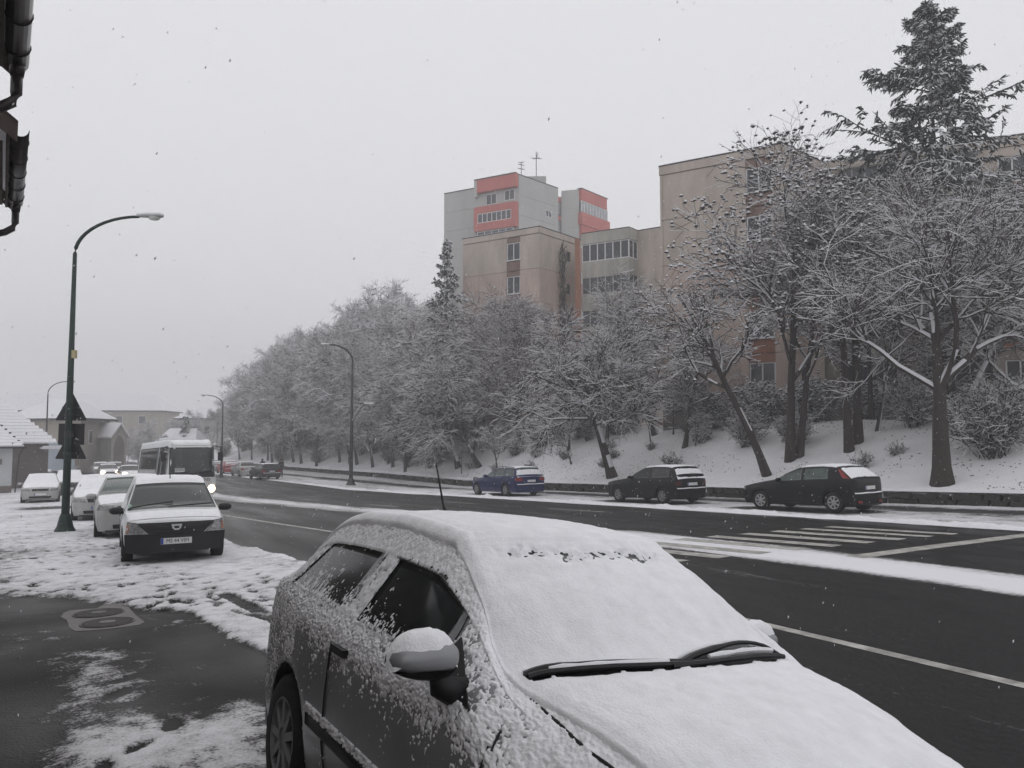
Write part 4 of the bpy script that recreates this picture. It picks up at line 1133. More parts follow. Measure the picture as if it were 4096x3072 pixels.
gq = np.random.RandomState(4)
for k in range(52):
    yq = 58 + (k % 26) * 3.2; place_tree("wood_bush", under, float(xw(yq)) + (gq.uniform(8, 15) if k < 26 else gq.uniform(1.0, 7.0)), yq, "grey undergrowth bush among the trunks of the hazy wood", "undergrowth of the wood", gq.uniform(0, 6), gq.uniform(.9, 1.5) * (1 if k < 26 else .75), "bush")
hedge = bush(310, 1.5, 2.1, 60, 8, 6, thick=1.4, leaf=NEEDLE, clump=2200, cs=.08)
for k, (x, y) in enumerate([(32.8, 28.2), (34.4, 26.4), (36.0, 24.2), (37.8, 22.0), (39.4, 19.8), (41.0, 17.4), (31.6, 30.6), (30.4, 33.2), (29.6, 41.5), (27.8, 47.6)]):
    place_tree("hedge_bush", hedge, x, y, "dark hedge bush along the foot of the apartment blocks", "hedge bushes below the apartments", k * 1.7, (1.0, .9, 1.1)[k % 3], "bush")
sap = [tree_meshes(161 + k, 4, 3.0, .06, lean(.5), 8, 6, 5, 4, 1.7, .35, 48, .3, thick=1.2) for k in range(2)]
gq = np.random.RandomState(12)
for k in range(22):
    yq = 30 + gq.rand() * 36; xq = float(xw(yq)) + .8 + gq.rand() * 8
    if abs(yq - 33) < 3 and xq < 28: continue
    place_tree("sapling", sap[k % 2], xq, yq, "slim young tree among the scrub on the slope", "young trees on the slope", gq.uniform(0, 6), gq.uniform(.5, 1.1))
small = bush(311, .7, .8, 22, 5, 4)
for k, (x, y) in enumerate([(24.6, 29.5), (25.6, 31.0), (26.2, 37.0), (24.9, 44.6), (26.4, 46.2), (24.2, 48.0), (25.0, 61), (26, 63.5), (27.3, 39.0), (25.2, 36.4), (28.6, 43.2), (26.0, 42.0), (27.4, 35.0), (24.6, 53.0), (28.8, 49.0), (30.0, 35.0), (27.0, 56.0), (26.6, 20.6), (28.0, 20.0)]):
    place_tree("twiggy_shrub", small, x, y, "low twiggy shrub poking out of the snowy slope", "low shrubs on the slope", k * 1.3, (.7, 1.0, .85)[k % 3], "shrub")

# dry leaves and grass tufts sticking out of the slope snow
g = np.random.RandomState(19)
n = 7000
yy = 8 + 60 * g.rand(n) ** 1.3; dd = .4 + 9 * g.rand(n) ** 1.5
xx = xw(yy) + dd
k = fbm(xx * .35, yy * .35, seed=9) + g.uniform(-.35, .35, n) > .18
xx, yy = xx[k], yy[k]; zz = G(xx, yy) + .01
V, F, M = clumps(g, np.stack([xx, yy, zz], -1), .034, .5)
tag(link(bpy.data.objects.new("grass_tufts", quads_to_mesh("grass_tufts", V, F, M * 0, [LEAFB]))), "dry tufts and leaves poking through the slope's snow", kind="stuff")
# ------------------------------------------------------------------ cars
def smooth_interp(x, xs, ys):
    """monotone cubic through the profile points"""
    xs = np.asarray(xs, float); ys = np.asarray(ys, float); x = np.asarray(x, float)
    h = np.diff(xs); dl = np.diff(ys) / h
    m = np.zeros_like(ys); m[0] = dl[0]; m[-1] = dl[-1]
    for i in range(1, len(xs) - 1):
        m[i] = 0 if dl[i - 1] * dl[i] <= 0 else 2 * dl[i - 1] * dl[i] / (dl[i - 1] + dl[i])
    i = np.clip(np.searchsorted(xs, x) - 1, 0, len(xs) - 2)
    t = np.clip((x - xs[i]) / h[i], 0, 1)
    return (2 * t ** 3 - 3 * t ** 2 + 1) * ys[i] + (t ** 3 - 2 * t ** 2 + t) * h[i] * m[i] + (-2 * t ** 3 + 3 * t ** 2) * ys[i + 1] + (t ** 3 - t ** 2) * h[i] * m[i + 1]

class Car:
    """x forward (0 = rear axle), y left, z up (0 = ground).
    The body is a loft of cross-sections; section parameter s: 0 sill .. 4 waist .. 5 roof edge .. 8 centre line."""
    def __init__(s, W=1.70, xr=-.62, xf=3.25, wb=2.5, wr=.30, sill=.20, top=None, belt=None, wind=(1.80, 1.05), rearw=(-.55, -.15), tum=.42, round_f=.22, round_r=.12, arch=.345, plan_f=.16, plan_r=.08, hood_drop=.05):
        s.W, s.xr, s.xf, s.wb, s.wr, s.sill, s.tum, s.arch = W, xr, xf, wb, wr, sill, tum, arch
        s.top, s.belt, s.wind, s.rearw = top, belt, wind, rearw
        s.bf, s.br = round_f, round_r; s.pf, s.pr = plan_f, plan_r; s.inset = 0.0; s.bow = 0.0
        s.x0 = xr + round_r; s.x1 = xf - round_f
    def T(s, x): return smooth_interp(x, [p[0] for p in s.top], [p[1] for p in s.top])
    def Bl(s, x): return np.interp(x, [p[0] for p in s.belt], [p[1] for p in s.belt])
    def half(s, x):
        x = np.asarray(x, float)
        f = np.clip((x - (s.xf - 1.25)) / 1.25, 0, 1); r = np.clip((s.xr + .9 - x) / .9, 0, 1)
        return s.W / 2 * (1 - s.pf * f ** 2.2 - s.pr * r ** 2.0)
    def bottom(s, x):
        z = np.full_like(np.asarray(x, float), s.sill)
        for c in (0.0, s.wb):
            q = s.arch ** 2 - (x - c) ** 2
            z = np.where(q > 0, np.maximum(z, s.wr + np.sqrt(np.maximum(q, 0))), z)
        return z
    def ctrl(s, x):
        x = np.asarray(x, float)
        w = s.half(x); T = s.T(x); B = np.minimum(s.Bl(x), T - .035); zb = np.minimum(s.bottom(x), B - .10)
        hgt = np.maximum(T - B - .035, 0)
        wc = np.maximum(w * .955 - s.tum * hgt - .018 - s.inset - s.inset * .8 * ss(1.9, 2.7, x), .2)
        dz = B - zb
        z0 = np.full_like(x, s.sill)
        d0 = B - z0
        pts = [(w * .935 + .05 * w * np.clip((zb - s.sill) / .3, 0, 1), zb),
               (w * .985, np.maximum(z0 + d0 * .26, zb + .02)), (w * 1.0, np.maximum(z0 + d0 * .52, zb + .05)), (w * .995, np.maximum(z0 + d0 * .80, zb + .08)), (w * .955, B),
               (wc, T - .030 - .02 * np.clip(hgt / .4, 0, 1)), (wc * .86, T - .012), (wc * .5, T + .004), (np.zeros_like(w), T + .010)]
        return np.stack([np.stack(p, -1) for p in pts], 1)                     # (n,9,2)
    def surf(s, x, q):
        """x, q arrays of the same shape -> (y, z) on the left half"""
        x = np.asarray(x, float); q = np.asarray(q, float); sh = np.broadcast(x, q).shape
        x = np.broadcast_to(x, sh).ravel(); q = np.clip(np.broadcast_to(q, sh).ravel(), 0, 8)
        C = s.ctrl(x); i = np.clip(np.floor(q).astype(int), 0, 7); t = (q - i)[:, None]; n = np.arange(len(x))
        p1, p2 = C[n, i], C[n, i + 1]; p0 = np.where((i > 0)[:, None], C[n, np.maximum(i - 1, 0)], 2 * p1 - p2); p3 = np.where((i < 7)[:, None], C[n, np.minimum(i + 2, 8)], np.stack([-C[n, 7, 0], C[n, 7, 1]], -1))
        k = .5
        # tighter tangents near the waist and roof edge keep them crisp
        m1 = (p2 - p0) * k * .72; m2 = (p3 - p1) * k * .72
        r = (2 * t ** 3 - 3 * t ** 2 + 1) * p1 + (t ** 3 - 2 * t ** 2 + t) * m1 + (-2 * t ** 3 + 3 * t ** 2) * p2 + (t ** 3 - t ** 2) * m2
        return r[:, 0].reshape(sh), r[:, 1].reshape(sh)
    def pt(s, x, q, side=1, off=0.0):
        """3-d point(s); q > 8 wraps to the other side"""
        x = np.asarray(x, float); q = np.asarray(q, float)
        x, q = np.broadcast_arrays(x, q)
        sg = np.where(q > 8, -side, side); qq = np.where(q > 8, 16 - q, q)
        y, z = s.surf(x, qq)
        bw = s.bow * (y / .64) ** 2 * ss(4.5, 5.2, qq) * ss(.3, 1.6, x) * (1 - ss(2.2, 3.0, x)) if s.bow else 0.0
        P = np.stack([x - bw, y * sg, z], -1)
        if np.any(off):
            e = .006
            ya, za = s.surf(x + e, qq); yb, zb = s.surf(x - e, qq)
            yc, zc = s.surf(x, np.minimum(qq + .04, 8)); yd, zd = s.surf(x, np.maximum(qq - .04, 0))
            tx = np.stack([np.full_like(x, 2 * e), ya - yb, za - zb], -1); tq = np.stack([np.zeros_like(x), yc - yd, zc - zd], -1)
            n = nrm(np.cross(tq, tx))
            n[..., 1] *= sg
            P = P + n * np.asarray(off)[..., None] if np.ndim(off) else P + n * off
        return P
    # ---- shell
    def xs(s, n=64):
        x = np.linspace(s.x0, s.x1, n)
        extra = [c + s.arch * math.cos(t) for c in (0, s.wb) for t in np.linspace(0, math.pi, 15)] + [s.wind[0], s.wind[1], s.rearw[0], s.rearw[1]]
        x = np.unique(np.round(np.concatenate([x, [e for e in extra if s.x0 < e < s.x1]]), 4))
        return x[np.concatenate([[True], np.diff(x) > .006])]
    def body(s, m, parent, nx=64, name="body"):
        x = s.xs(nx); q = np.concatenate([np.linspace(0, 4, 13), np.linspace(4, 5, 13)[1:], np.linspace(5, 8, 10)[1:]])
        qq = np.concatenate([q, 16 - q[::-1][1:]])
        X, Q = np.meshgrid(x, qq, indexing='ij'); P = s.pt(X, Q)
        nv = len(qq); V = [P.reshape(-1, 3)]; F = [grid_faces(*X.shape)]
        off = len(x) * nv
        for (row, B, sgn) in ((P[0], s.br, -1), (P[-1], s.bf, 1)):          # domed ends
            rings = 8; c = np.array([row[:, 0].mean(), 0, (row[:, 2].min() + row[:, 2].max()) / 2])
            prev = (0 if sgn < 0 else (len(x) - 1) * nv) + np.arange(nv)
            for k in range(1, rings + 1):
                r = math.cos(k / rings * math.pi / 2) ** .55 if k < rings else .0
                pr = c + (row - c) * np.array([0, max(r, .001), max(r, .001)]); pr[:, 0] = row[0, 0] + sgn * B * (1 - max(r, 0) ** 3.2) ** (1 / 1.9)
                V.append(pr); cur = off + np.arange(nv); off += nv
                j = np.arange(nv)
                F.append(np.stack([prev[j], prev[(j + 1) % nv], cur[(j + 1) % nv], cur[j]], -1)); prev = cur
        s.end = {}
        for key, row in (('r', P[0]), ('f', P[-1])):
            c = np.array([0, (row[:, 2].min() + row[:, 2].max()) / 2]); d = row[:, 1:] - c
            th = np.arctan2(d[:, 1], d[:, 0]); o = np.argsort(th); s.end[key] = (c, th[o], np.hypot(d[:, 0], d[:, 1])[o])
        return mk(name, np.concatenate(V), np.concatenate(F), m, parent, smooth=True)
    def end_x(s, y, z, key='f', off=0.0):
        """where the domed front ('f') or rear ('r') is, at (y, z)"""
        c, th, rr = s.end[key]
        y = np.asarray(y, float); z = np.asarray(z, float)
        a = np.arctan2(z - c[1], y - c[0]); r = np.clip(np.hypot(y, z - c[1]) / np.interp(a, th, rr, period=2 * np.pi), 0, 1)
        x = (1 - r ** 3.2) ** (1 / 1.9)
        return s.x1 + s.bf * x + off if key == 'f' else s.x0 - s.br * x - off
    def end_patch(s, name, poly, m, parent, key='f', off=.006, n=7, mirror=False, th=.03):
        """poly: 4 corners (y, z) in order; a curved panel on the front or rear with a little thickness"""
        u = np.linspace(0, 1, n); U, Vv = np.meshgrid(u, u, indexing='ij')
        p = np.asarray(poly, float)
        q = ((1 - U) * (1 - Vv))[..., None] * p[0] + (U * (1 - Vv))[..., None] * p[1] + (U * Vv)[..., None] * p[2] + ((1 - U) * Vv)[..., None] * p[3]
        y = q[..., 0] * (-1 if mirror else 1); z = q[..., 1]
        X = s.end_x(y, z, key, off)
        V = np.stack([X, y, z], -1).reshape(-1, 3); V2 = V.copy(); V2[:, 0] += -th if key == 'f' else th
        F = grid_faces(n, n)
        rim = np.concatenate([np.arange(n) * n, (n - 1) * n + np.arange(1, n), (np.arange(n - 1)[::-1]) * n + n - 1, np.arange(1, n - 1)[::-1]])
        N = n * n; r2 = np.roll(rim, -1)
        F = np.concatenate([F, np.stack([rim, r2, r2 + N, rim + N], -1)])
        return mk(name, np.concatenate([V, V2]), F, m, parent, smooth=False)
    def patch(s, name, xa, xb, q0, q1, m, parent, side=1, off=.005, nx=14, nq=8, xtop=None, th=.012, smooth=True):
        """panel lying on the shell: x from xa to xb (xtop: the same at the upper edge), section q0..q1"""
        u = np.linspace(0, 1, nx); v = np.linspace(0, 1, nq); U, Vv = np.meshgrid(u, v, indexing='ij')
        ta, tb = xtop if xtop else (xa, xb)
        X = (xa + (xb - xa) * U) * (1 - Vv) + (ta + (tb - ta) * U) * Vv; Q = q0 + (q1 - q0) * Vv
        A = s.pt(X, Q, side, off).reshape(-1, 3); Bv = s.pt(X, Q, side, off - th).reshape(-1, 3)
        F = grid_faces(nx, nq); N = nx * nq
        rim = np.concatenate([np.arange(nx) * nq, (nx - 1) * nq + np.arange(1, nq), (np.arange(nx - 1)[::-1]) * nq + nq - 1, np.arange(1, nq - 1)[::-1]]); r2 = np.roll(rim, -1)
        F = np.concatenate([F, np.stack([rim, r2, r2 + N, rim + N], -1)])
        return mk(name, np.concatenate([A, Bv]), F, m, parent, smooth=False)
    def seam(s, name, pts, parent, side=1, w=.010, m=None):
        """narrow dark gap along (x, q) points"""
        pts = np.asarray(pts, float); L = np.concatenate([[0], np.cumsum(np.hypot(np.diff(pts[:, 0]), np.diff(pts[:, 1]) * .2))]); t = np.linspace(0, L[-1], 26)
        x = np.interp(t, L, pts[:, 0]); q = np.interp(t, L, pts[:, 1]); P = s.pt(x, q, side, .0035)
        B = MB(); B.tube([tuple(p) for p in P], w / 2, 5); return B.obj(name, m or BLACK, parent)
    def snowcap(s, parent, xa, xb, q0, thick, seed, nx=60, nq=34, name="snow_cover", thr=-.2, both=True, hole=None, q1=None, side=1, m=None):
        u = np.linspace(xa, xb, nx); q = np.linspace(q0, q1 or 16 - q0, nq)
        X, Q = np.meshgrid(u, q, indexing='ij')
        P = s.pt(X, Q, side)
        e = np.minimum(np.minimum(X - xa, xb - X) / .12, np.minimum(Q - q0, (q1 or 16 - q0) - Q) / .25)
        t = thick * (np.clip(e, -.4, 1) + .45 * fbm(P[..., 0] * 7, P[..., 1] * 7, P[..., 2] * 7, seed, 3) + thr * (e < .5))
        if hole is not None: t = hole(X, Q, P, t)
        t = np.clip(t, -.012, None)
        A = s.pt(X, Q, side, t)
        o = mk(name, A.reshape(-1, 3), grid_faces(nx, nq), m or SNOW_CAR, parent, smooth=True)
        return o

TYRES = {}
def wheel(parent, x, y, r, w, rimm, spokes=7, detail=True, steer=0.0):
    key = (round(r, 3), w, spokes, rimm.name)
    if key not in TYRES:
        ty = MB(); M = Matrix.Rotation(R(90), 3, 'X')
        ty.lathe([(r * .64, -w / 2), (r * .9, -w / 2), (r * .985, -w / 2 + .02), (r, -w * .2), (r, w * .2), (r * .985, w / 2 - .02), (r * .9, w / 2), (r * .64, w / 2)], 26, M, caps=False)
        ri = MB()
        ri.lathe([(r * .645, -w * .30), (r * .66, -w * .49), (r * .60, -w * .50), (r * .58, -w * .34), (r * .20, -w * .30), (r * .17, -w * .44), (.004, -w * .45)], 26, M)
        for k in range(spokes):
            a = 2 * math.pi * k / spokes; ca, sa = math.cos(a), math.sin(a)
            Mr = Matrix(((ca, 0, -sa), (0, 1, 0), (sa, 0, ca)))
            ri.box(Mr @ Vector((r * .40, w * .40, 0)), (r * .46, w * .16, r * .13), M=Mr)
        dk = MB(); dk.lathe([(r * .57, -w * .335), (.003, -w * .315)], 20, M)
        TYRES[key] = (mesh_from("tyre", ty.v, ty.f, RUBBER, None, True), mesh_from("rim", ri.v, ri.f, rimm), mesh_from("hub_well", dk.v, dk.f, BLACK))
    ty, ri, dk = TYRES[key]
    o = link(bpy.data.objects.new("wheel", ty), parent); o.location = (x, y, r)
    flip = y < 0
    o.rotation_euler = (0, 0, (math.pi if flip else 0) + steer)
    link(bpy.data.objects.new("rim", ri), o); link(bpy.data.objects.new("hub", dk), o)
    return o

def paint(name, col, rough=.32, metal=.0, coat=.6):
    return mat("paint " + name, col, rough, metal, .5, var=.12, vscale=3.0, coat=coat)

def text_on(parent, txt, size, loc, rot, m, name="lettering", align='CENTER', ext=.002, sx=1.0):
    cu = bpy.data.curves.new(name, 'FONT'); cu.body = txt; cu.size = size; cu.align_x = align; cu.align_y = 'CENTER'; cu.extrude = ext
    cu.materials.append(m)
    t = bpy.data.objects.new(name, cu); me = bpy.data.meshes.new_from_object(t); bpy.data.objects.remove(t)
    o = bpy.data.objects.new(name, me); o.location = loc; o.rotation_euler = rot; o.scale = (sx, 1, 1)
    return link(o, parent)

def car_root(name, label, cat, x, y, heading, group=None, roll=0.0, dz=None, surf=RZ):
    """x, y: rear axle centre; heading in degrees clockwise from +Y"""
    a = R(90 - heading)
    z = float(base(y)) + surf if dz is None else dz
    r = empty(name, (x, y, z), 0, label, cat, group)
    slope = (float(base(y + math.sin(a))) - float(base(y - math.sin(a)))) / 2
    r.rotation_mode = 'XYZ'
    r.rotation_euler = (roll, -math.atan(slope), a)
    return r

def plate(c, parent, key, z, w=.50, h=.105, y=0.0, m=WHITE_PL, txt=None):
    x = float(c.end_x(y, z, key, .012))
    s = 1 if key == 'f' else -1
    p = MB().box((x + s * .004, y, z), (.012, w, h)).obj("number_plate", m, parent)
    MB().box((x + s * .0055, y + s * (-w / 2 + .022), z), (.012, .04, h * .94)).obj("blue_strip", mat("plate blue", (.02, .05, .30), .5), p)
    if txt: text_on(p, txt, h * .86, (x + s * .012, y + s * .02, z), (R(90), 0, R(90 if key == 'f' else -90)), INK, sx=.92)
    return p

def mirror(c, parent, x, q, side, m, snow=True, size=1.0):
    P = c.pt(np.array(x), np.array(q), side)
    B = MB(); S = np.array([.5, 1, .62]) * .115 * size
    prof = [(-1, .45), (-.8, .85), (-.2, 1.0), (.5, .95), (.9, .6), (1.05, .25)]
    V = []; n = 10
    for t, r in prof:
        for j in range(n):
            a = 2 * math.pi * j / n
            V.append((P[0] + math.cos(a) * r * S[0], P[1] + side * (.115 * size + t * S[1]), P[2] + .05 + math.sin(a) * r * S[2]))
    F = [(i * n + j, i * n + (j + 1) % n, (i + 1) * n + (j + 1) % n, (i + 1) * n + j) for i in range(len(prof) - 1) for j in range(n)] + [tuple(range(n))[::-1], tuple(range((len(prof) - 1) * n, len(prof) * n))]
    o = mk("wing_mirror", V, F, m, parent, smooth=True)
    MB().tube([tuple(P), (P[0], P[1] + side * .09 * size, P[2] + .03)], .025 * size, 6).obj("mirror_arm", BLACK, o)
    return o

def wipers(c, parent, x, q_pairs):
    for (xa, qa, xb, qb) in q_pairs:
        B = MB(); P = c.pt(np.linspace(xa, xb, 8), np.linspace(qa, qb, 8), 1, .022)
        B.tube([tuple(p) for p in P], .011, 5); B.obj("wiper", BLACK, parent)

def underbody(c, parent):
    B = MB(); w = c.W * .70; ln = c.xf - c.xr - .25
    B.box(((c.xf + c.xr) / 2, 0, c.sill + .13), (ln, w, .28))
    for x in (0.0, c.wb):
        B.box((x, 0, c.wr + .12), (c.arch * 2.0, c.W * .86, .50))
    return B.obj("underbody", BLACK, parent)

def basic_car(c, root, pm, rimm=CHROME, glassm=GLASS, doors=((.78, 1.72),), front='std', rear='std', rear_side=None, front_side=None, wheel_w=.19, spokes=7, handles=True, bumper=None, det=1, plates=True, lit=False, hl=None, tl=None, mirr=None, side_strip=False, quarter=None):
    W2 = c.W / 2
    c.body(pm, root, nx=70 if det > 1 else 46)
    underbody(c, root)
    for x in (0, c.wb):
        for sd in (-1, 1): wheel(root, x, sd * (W2 - .115), c.wr, wheel_w, rimm, spokes)
    c.patch("windscreen", c.wind[1] + .03, c.wind[0] - .03, 5.35, 10.65, glassm, root, off=.004, nx=8, nq=13)
    c.patch("rear_window", c.rearw[0] + .02, c.rearw[1] - .02, 5.5, 10.5, glassm, root, off=.004, nx=8, nq=13)
    for sd in (-1, 1):
        for (a, b, ta, tb) in front_side: c.patch("side_window", a, b, 4.12, getattr(c, 'wq', 4.86), glassm, root, sd, .005, 14, 10, (ta, tb))
        for (a, b) in doors:
            c.seam("door_gap", [(a, 4.0), (a, 1.2), (a + .06, .35), (b - .1, .35), (b, 1.2), (b, 4.0)], root, sd, .009)
        if handles:
            for (a, b) in doors:
                P = c.pt(np.array(a + .13), np.array(3.45), sd, .012); B = MB(); B.box(tuple(P), (.15, .026, .03)); B.obj("door_handle", pm if handles is True else handles, root)
        if mirr is not None: mirror(c, root, c.wind[0] - .22, 4.1, sd, mirr)
        if side_strip:
            c.patch("rub_strip", .38, c.wb - .40, 1.55, 1.80, BLACK, root, sd, .014, 20, 2)
    if bumper is not None:
        for key in ('f', 'r'):
            c.end_patch("bumper", [(-W2 * .9, c.sill + .02), (W2 * .9, c.sill + .02), (W2 * .9, c.sill + .36), (-W2 * .9, c.sill + .36)], bumper, root, key, .012, 15)
    return root

def hatch(W=1.70, H=1.44, L=4.0, wb=2.55, ro=.65, cowl=.98, hood=.74, deck=.95, wbase=1.85, wtop=1.10, roofr=-.30, rearb=-.62, wr=.30, bl=(.88, .98), **k):
    """profile of a hatchback"""
    xf = L - ro
    top = [(-ro - .02, deck - .10), (-ro + .05, deck - .02), (rearb + .02, deck + .03), (roofr, H - .06), (roofr + .25, H - .015), (.45, H), (wtop - .05, H - .035), (wtop, H - .055), ((wbase + wtop) / 2, (H - .05 + cowl) / 2 + .02), (wbase, cowl), (wbase + .35, cowl - .055), (xf - .45, hood + .035), (xf - .20, hood - .02), (xf, hood - .10)]
    top = sorted(top)
    t2 = [top[0]]
    for p in top[1:]:
        if p[0] - t2[-1][0] > .03: t2.append(p)
    return Car(W=W, xr=-ro, xf=xf, wb=wb, wr=wr, top=t2, belt=[(-ro, bl[1]), (wbase, bl[0]), (xf, hood - .06)], wind=(wbase, wtop), rearw=(rearb, roofr), arch=wr + .055, **k)
# ------------------------------------------------------------------ the vehicles
SILVER_D = mat("paint dusty grey silver", (.25, .253, .265), .38, .25, .4, var=.16, vscale=2.2, coat=.35)
SILVER = paint("light silver", (.36, .36, .35), .38, .25, .3)
WHITEP = paint("white", (.62, .63, .64), .4, 0, .3)
BLACKP = mat("paint black", (.006, .0065, .008), .42, 0, .22, var=.2, vscale=3, coat=.12)
BLUEP = mat("paint dark blue", (.010, .018, .075), .4, 0, .3, var=.15, vscale=3, coat=.15)
GREYP = mat("paint dark grey", (.03, .031, .034), .42, 0, .3, var=.2, vscale=3, coat=.15)
REDPT = paint("red", (.30, .025, .025), .35, 0, .5)
GREENG = mat("greenish car glass", (.045, .065, .060), .10, spec=.6, var=.35, vscale=4)

# ---- foreground hatchback ------------------------------------------------
fc = hatch(W=1.68, H=1.425, L=3.86, wb=2.46, ro=.64, cowl=1.0, hood=.74, deck=1.00, wbase=1.92, wtop=1.24, roofr=-.16, rearb=-.56, wr=.30, bl=(.925, 1.00), round_f=.24, round_r=.12, tum=.40)
fc.inset = .085; fc.bow = .13; fc.belt = [(-.64, 1.0), (1.0, .95), (1.75, .915), (2.10, .76), (3.22, .52)]; fc.pf = .22; fc.wq = 4.66
fr_ = empty("parked_car", (1.595, 4.00, -.18), 0, "silver grey three door hatchback under fresh snow, large in the foreground", "car")
fr_.rotation_euler = (-.102, -.031, R(-86.1))
basic_car(fc, fr_, SILVER_D, rimm=mat("dusty hubcap", (.20, .20, .205), .5, .3, var=.2), doors=((.62, 1.93),), front_side=[(.76, 1.52, .79, 1.50), (-.28, .60, -.08, .63)], handles=BLACK, det=2, spokes=9, bumper=SILVER_D)
for k in (-1, 1):
    fc.patch("rub_strip", .42, 2.02, 1.46, 1.68, BLACK, fr_, k, .016, 24, 3)
    fc.seam("wing_gap", [(1.93, 4.3), (1.95, 4.0)], fr_, k, .01)
    fc.seam("bonnet_gap", [(1.93, 5.0), (2.2, 4.75), (2.7, 4.75), (3.2, 4.9)], fr_, k, .013)
    fc.patch("window_seal", .74, 1.52, 4.66, 4.70, BLACK, fr_, k, .006, 16, 2)
    fc.patch("indicator", 2.16, 2.26, 2.75, 3.05, mat("smoked repeater", (.20, .19, .19), .3), fr_, k, .012, 5, 4)
fc.patch("cowl_panel", 1.885, 1.975, 5.25, 10.75, BLACK, fr_, off=.010, nx=5, nq=17)
B = MB()
def lens(Q): return .085 * np.sin(math.pi * np.clip((np.asarray(Q, float) - 5.45) / 2.75, 0, 1)) ** .8
for k, (qa, qb, up) in enumerate([(10.55, 7.7, .25), (8.35, 5.5, 1.0)]):
    q = np.linspace(qa, qb, 14); sg = np.sin(np.linspace(0, math.pi, 14))
    P = fc.pt(1.925 - (lens(q) if k else .022 * sg), q, 1, .020 + .010 * sg)
    o = MB().tube([tuple(p) for p in P], [.012] * 5 + [.008] * 9, 6).obj("wiper", BLACK, fr_)
    P2 = fc.pt(1.945 - .012 * sg + 0 * q, q, 1, .024 + .006 * sg)
    MB().tube([tuple(p) for p in P2[:-1]], [.010] * 13, 6).obj("wiper_blade", BLACK, o)
    P3 = fc.pt(1.935 - .5 * (lens(q) if k else .022 * sg), q, 1, .030 + .004 * sg)
    MB().tube([tuple(p) for p in P3[3:-3]], [.007 + .005 * abs(math.sin(i * 1.7)) for i in range(8)], 6).obj("wiper_snow", SNOW_CAR, o)
for (x, y, z, h) in [(-.02, 0.0, 1.425, .30)]:
    MB().tube([(x, y, z), (x - .05, y, z + .05), (x - .19, y, z + .29)], [.012, .007, .004], 7).obj("aerial", BLACK, fr_)
# wing mirror: painted shell over a black base, with a pad of snow
for sd in (-1, 1):
    P = fc.pt(np.array(1.68 if sd < 0 else 1.46), np.array(4.05), sd)
    def egg(name, c, s, m, zcut=None, n=16, par=None, pw=2.3):
        V = []; F = []; k = 9
        for i in range(k + 1):
            t = math.pi * i / k
            for j in range(n):
                a = 2 * math.pi * j / n; ca, sa = math.cos(a), math.sin(a)
                rr = math.sin(t) ** .75
                x = math.copysign(abs(ca) ** (2 / pw), ca) * rr; z = math.copysign(abs(sa) ** (2 / pw), sa) * rr
                y = -math.cos(t)
                zz = z * s[2] * (1 - .22 * y * sd)
                if zcut is not None: zz = max(zz, zcut[0]); zz = min(zz, zcut[1])
                V.append((c[0] + x * s[0] + .02 * abs(y), c[1] + y * s[1], c[2] + zz))
        F = [(i * n + j, i * n + (j + 1) % n, (i + 1) * n + (j + 1) % n, (i + 1) * n + j) for i in range(k) for j in range(n)]
        return mk(name, V, F, m, par, smooth=True)
    c = (P[0] - .005, P[1] + (sd * .125 if sd < 0 else .055), P[2] + (.115 if sd < 0 else .05))
    mo = egg("wing_mirror", c, (.076, .118, .058), SILVER_D, (-.034, 1), par=fr_)
    egg("mirror_base", (c[0], c[1], c[2] - .004), (.072, .114, .066), BLACK, (-1, -.030), par=mo)
    MB().tube([(P[0] + .01, P[1] - sd * .03, P[2] - .005), (P[0] + .005, P[1] + sd * .05, P[2] + .025), (c[0], c[1] - sd * .07, c[2] - .03)], [.055, .042, .035], 8).obj("mirror_arm", BLACK, mo, True)
    MB().prism([(1.50, 4.02), (1.80, 4.04), (1.54, 4.5)], lambda p: tuple(fc.pt(np.array(p[0]), np.array(p[1]), sd, -.01)), lambda p: tuple(fc.pt(np.array(p[0]), np.array(p[1]), sd, .012))).obj("mirror_triangle", BLACK, mo)
    # snow pad
    V = []; n = 26; k = 20
    uu = np.linspace(-1, 1, n); vv = np.linspace(-1, 1, k); U, Vv = np.meshgrid(uu, vv, indexing='ij')
    y = c[1] + U * .122 + .0; x = c[0] + .012 + Vv * .062 * np.sqrt(np.clip(1 - U ** 4, .02, 1))
    z0 = c[2] + .062 * np.clip(1 - np.abs(U) ** 2.6 * .75 - np.abs(Vv) ** 2.6 * .8, -.5, 1) * .9
    t = .030 * np.clip(1 - np.abs(U) ** 3 - np.abs(Vv) ** 4 * .9, -.3, 1) + .010 * fbm(x * 40, y * 40, z0 * 40, 7)
    mk("snow_pad", np.stack([x, y, z0 + t], -1).reshape(-1, 3), grid_faces(n, k), SNOW_CAR, mo, smooth=True)
plate(fc, fr_, 'r', .62)
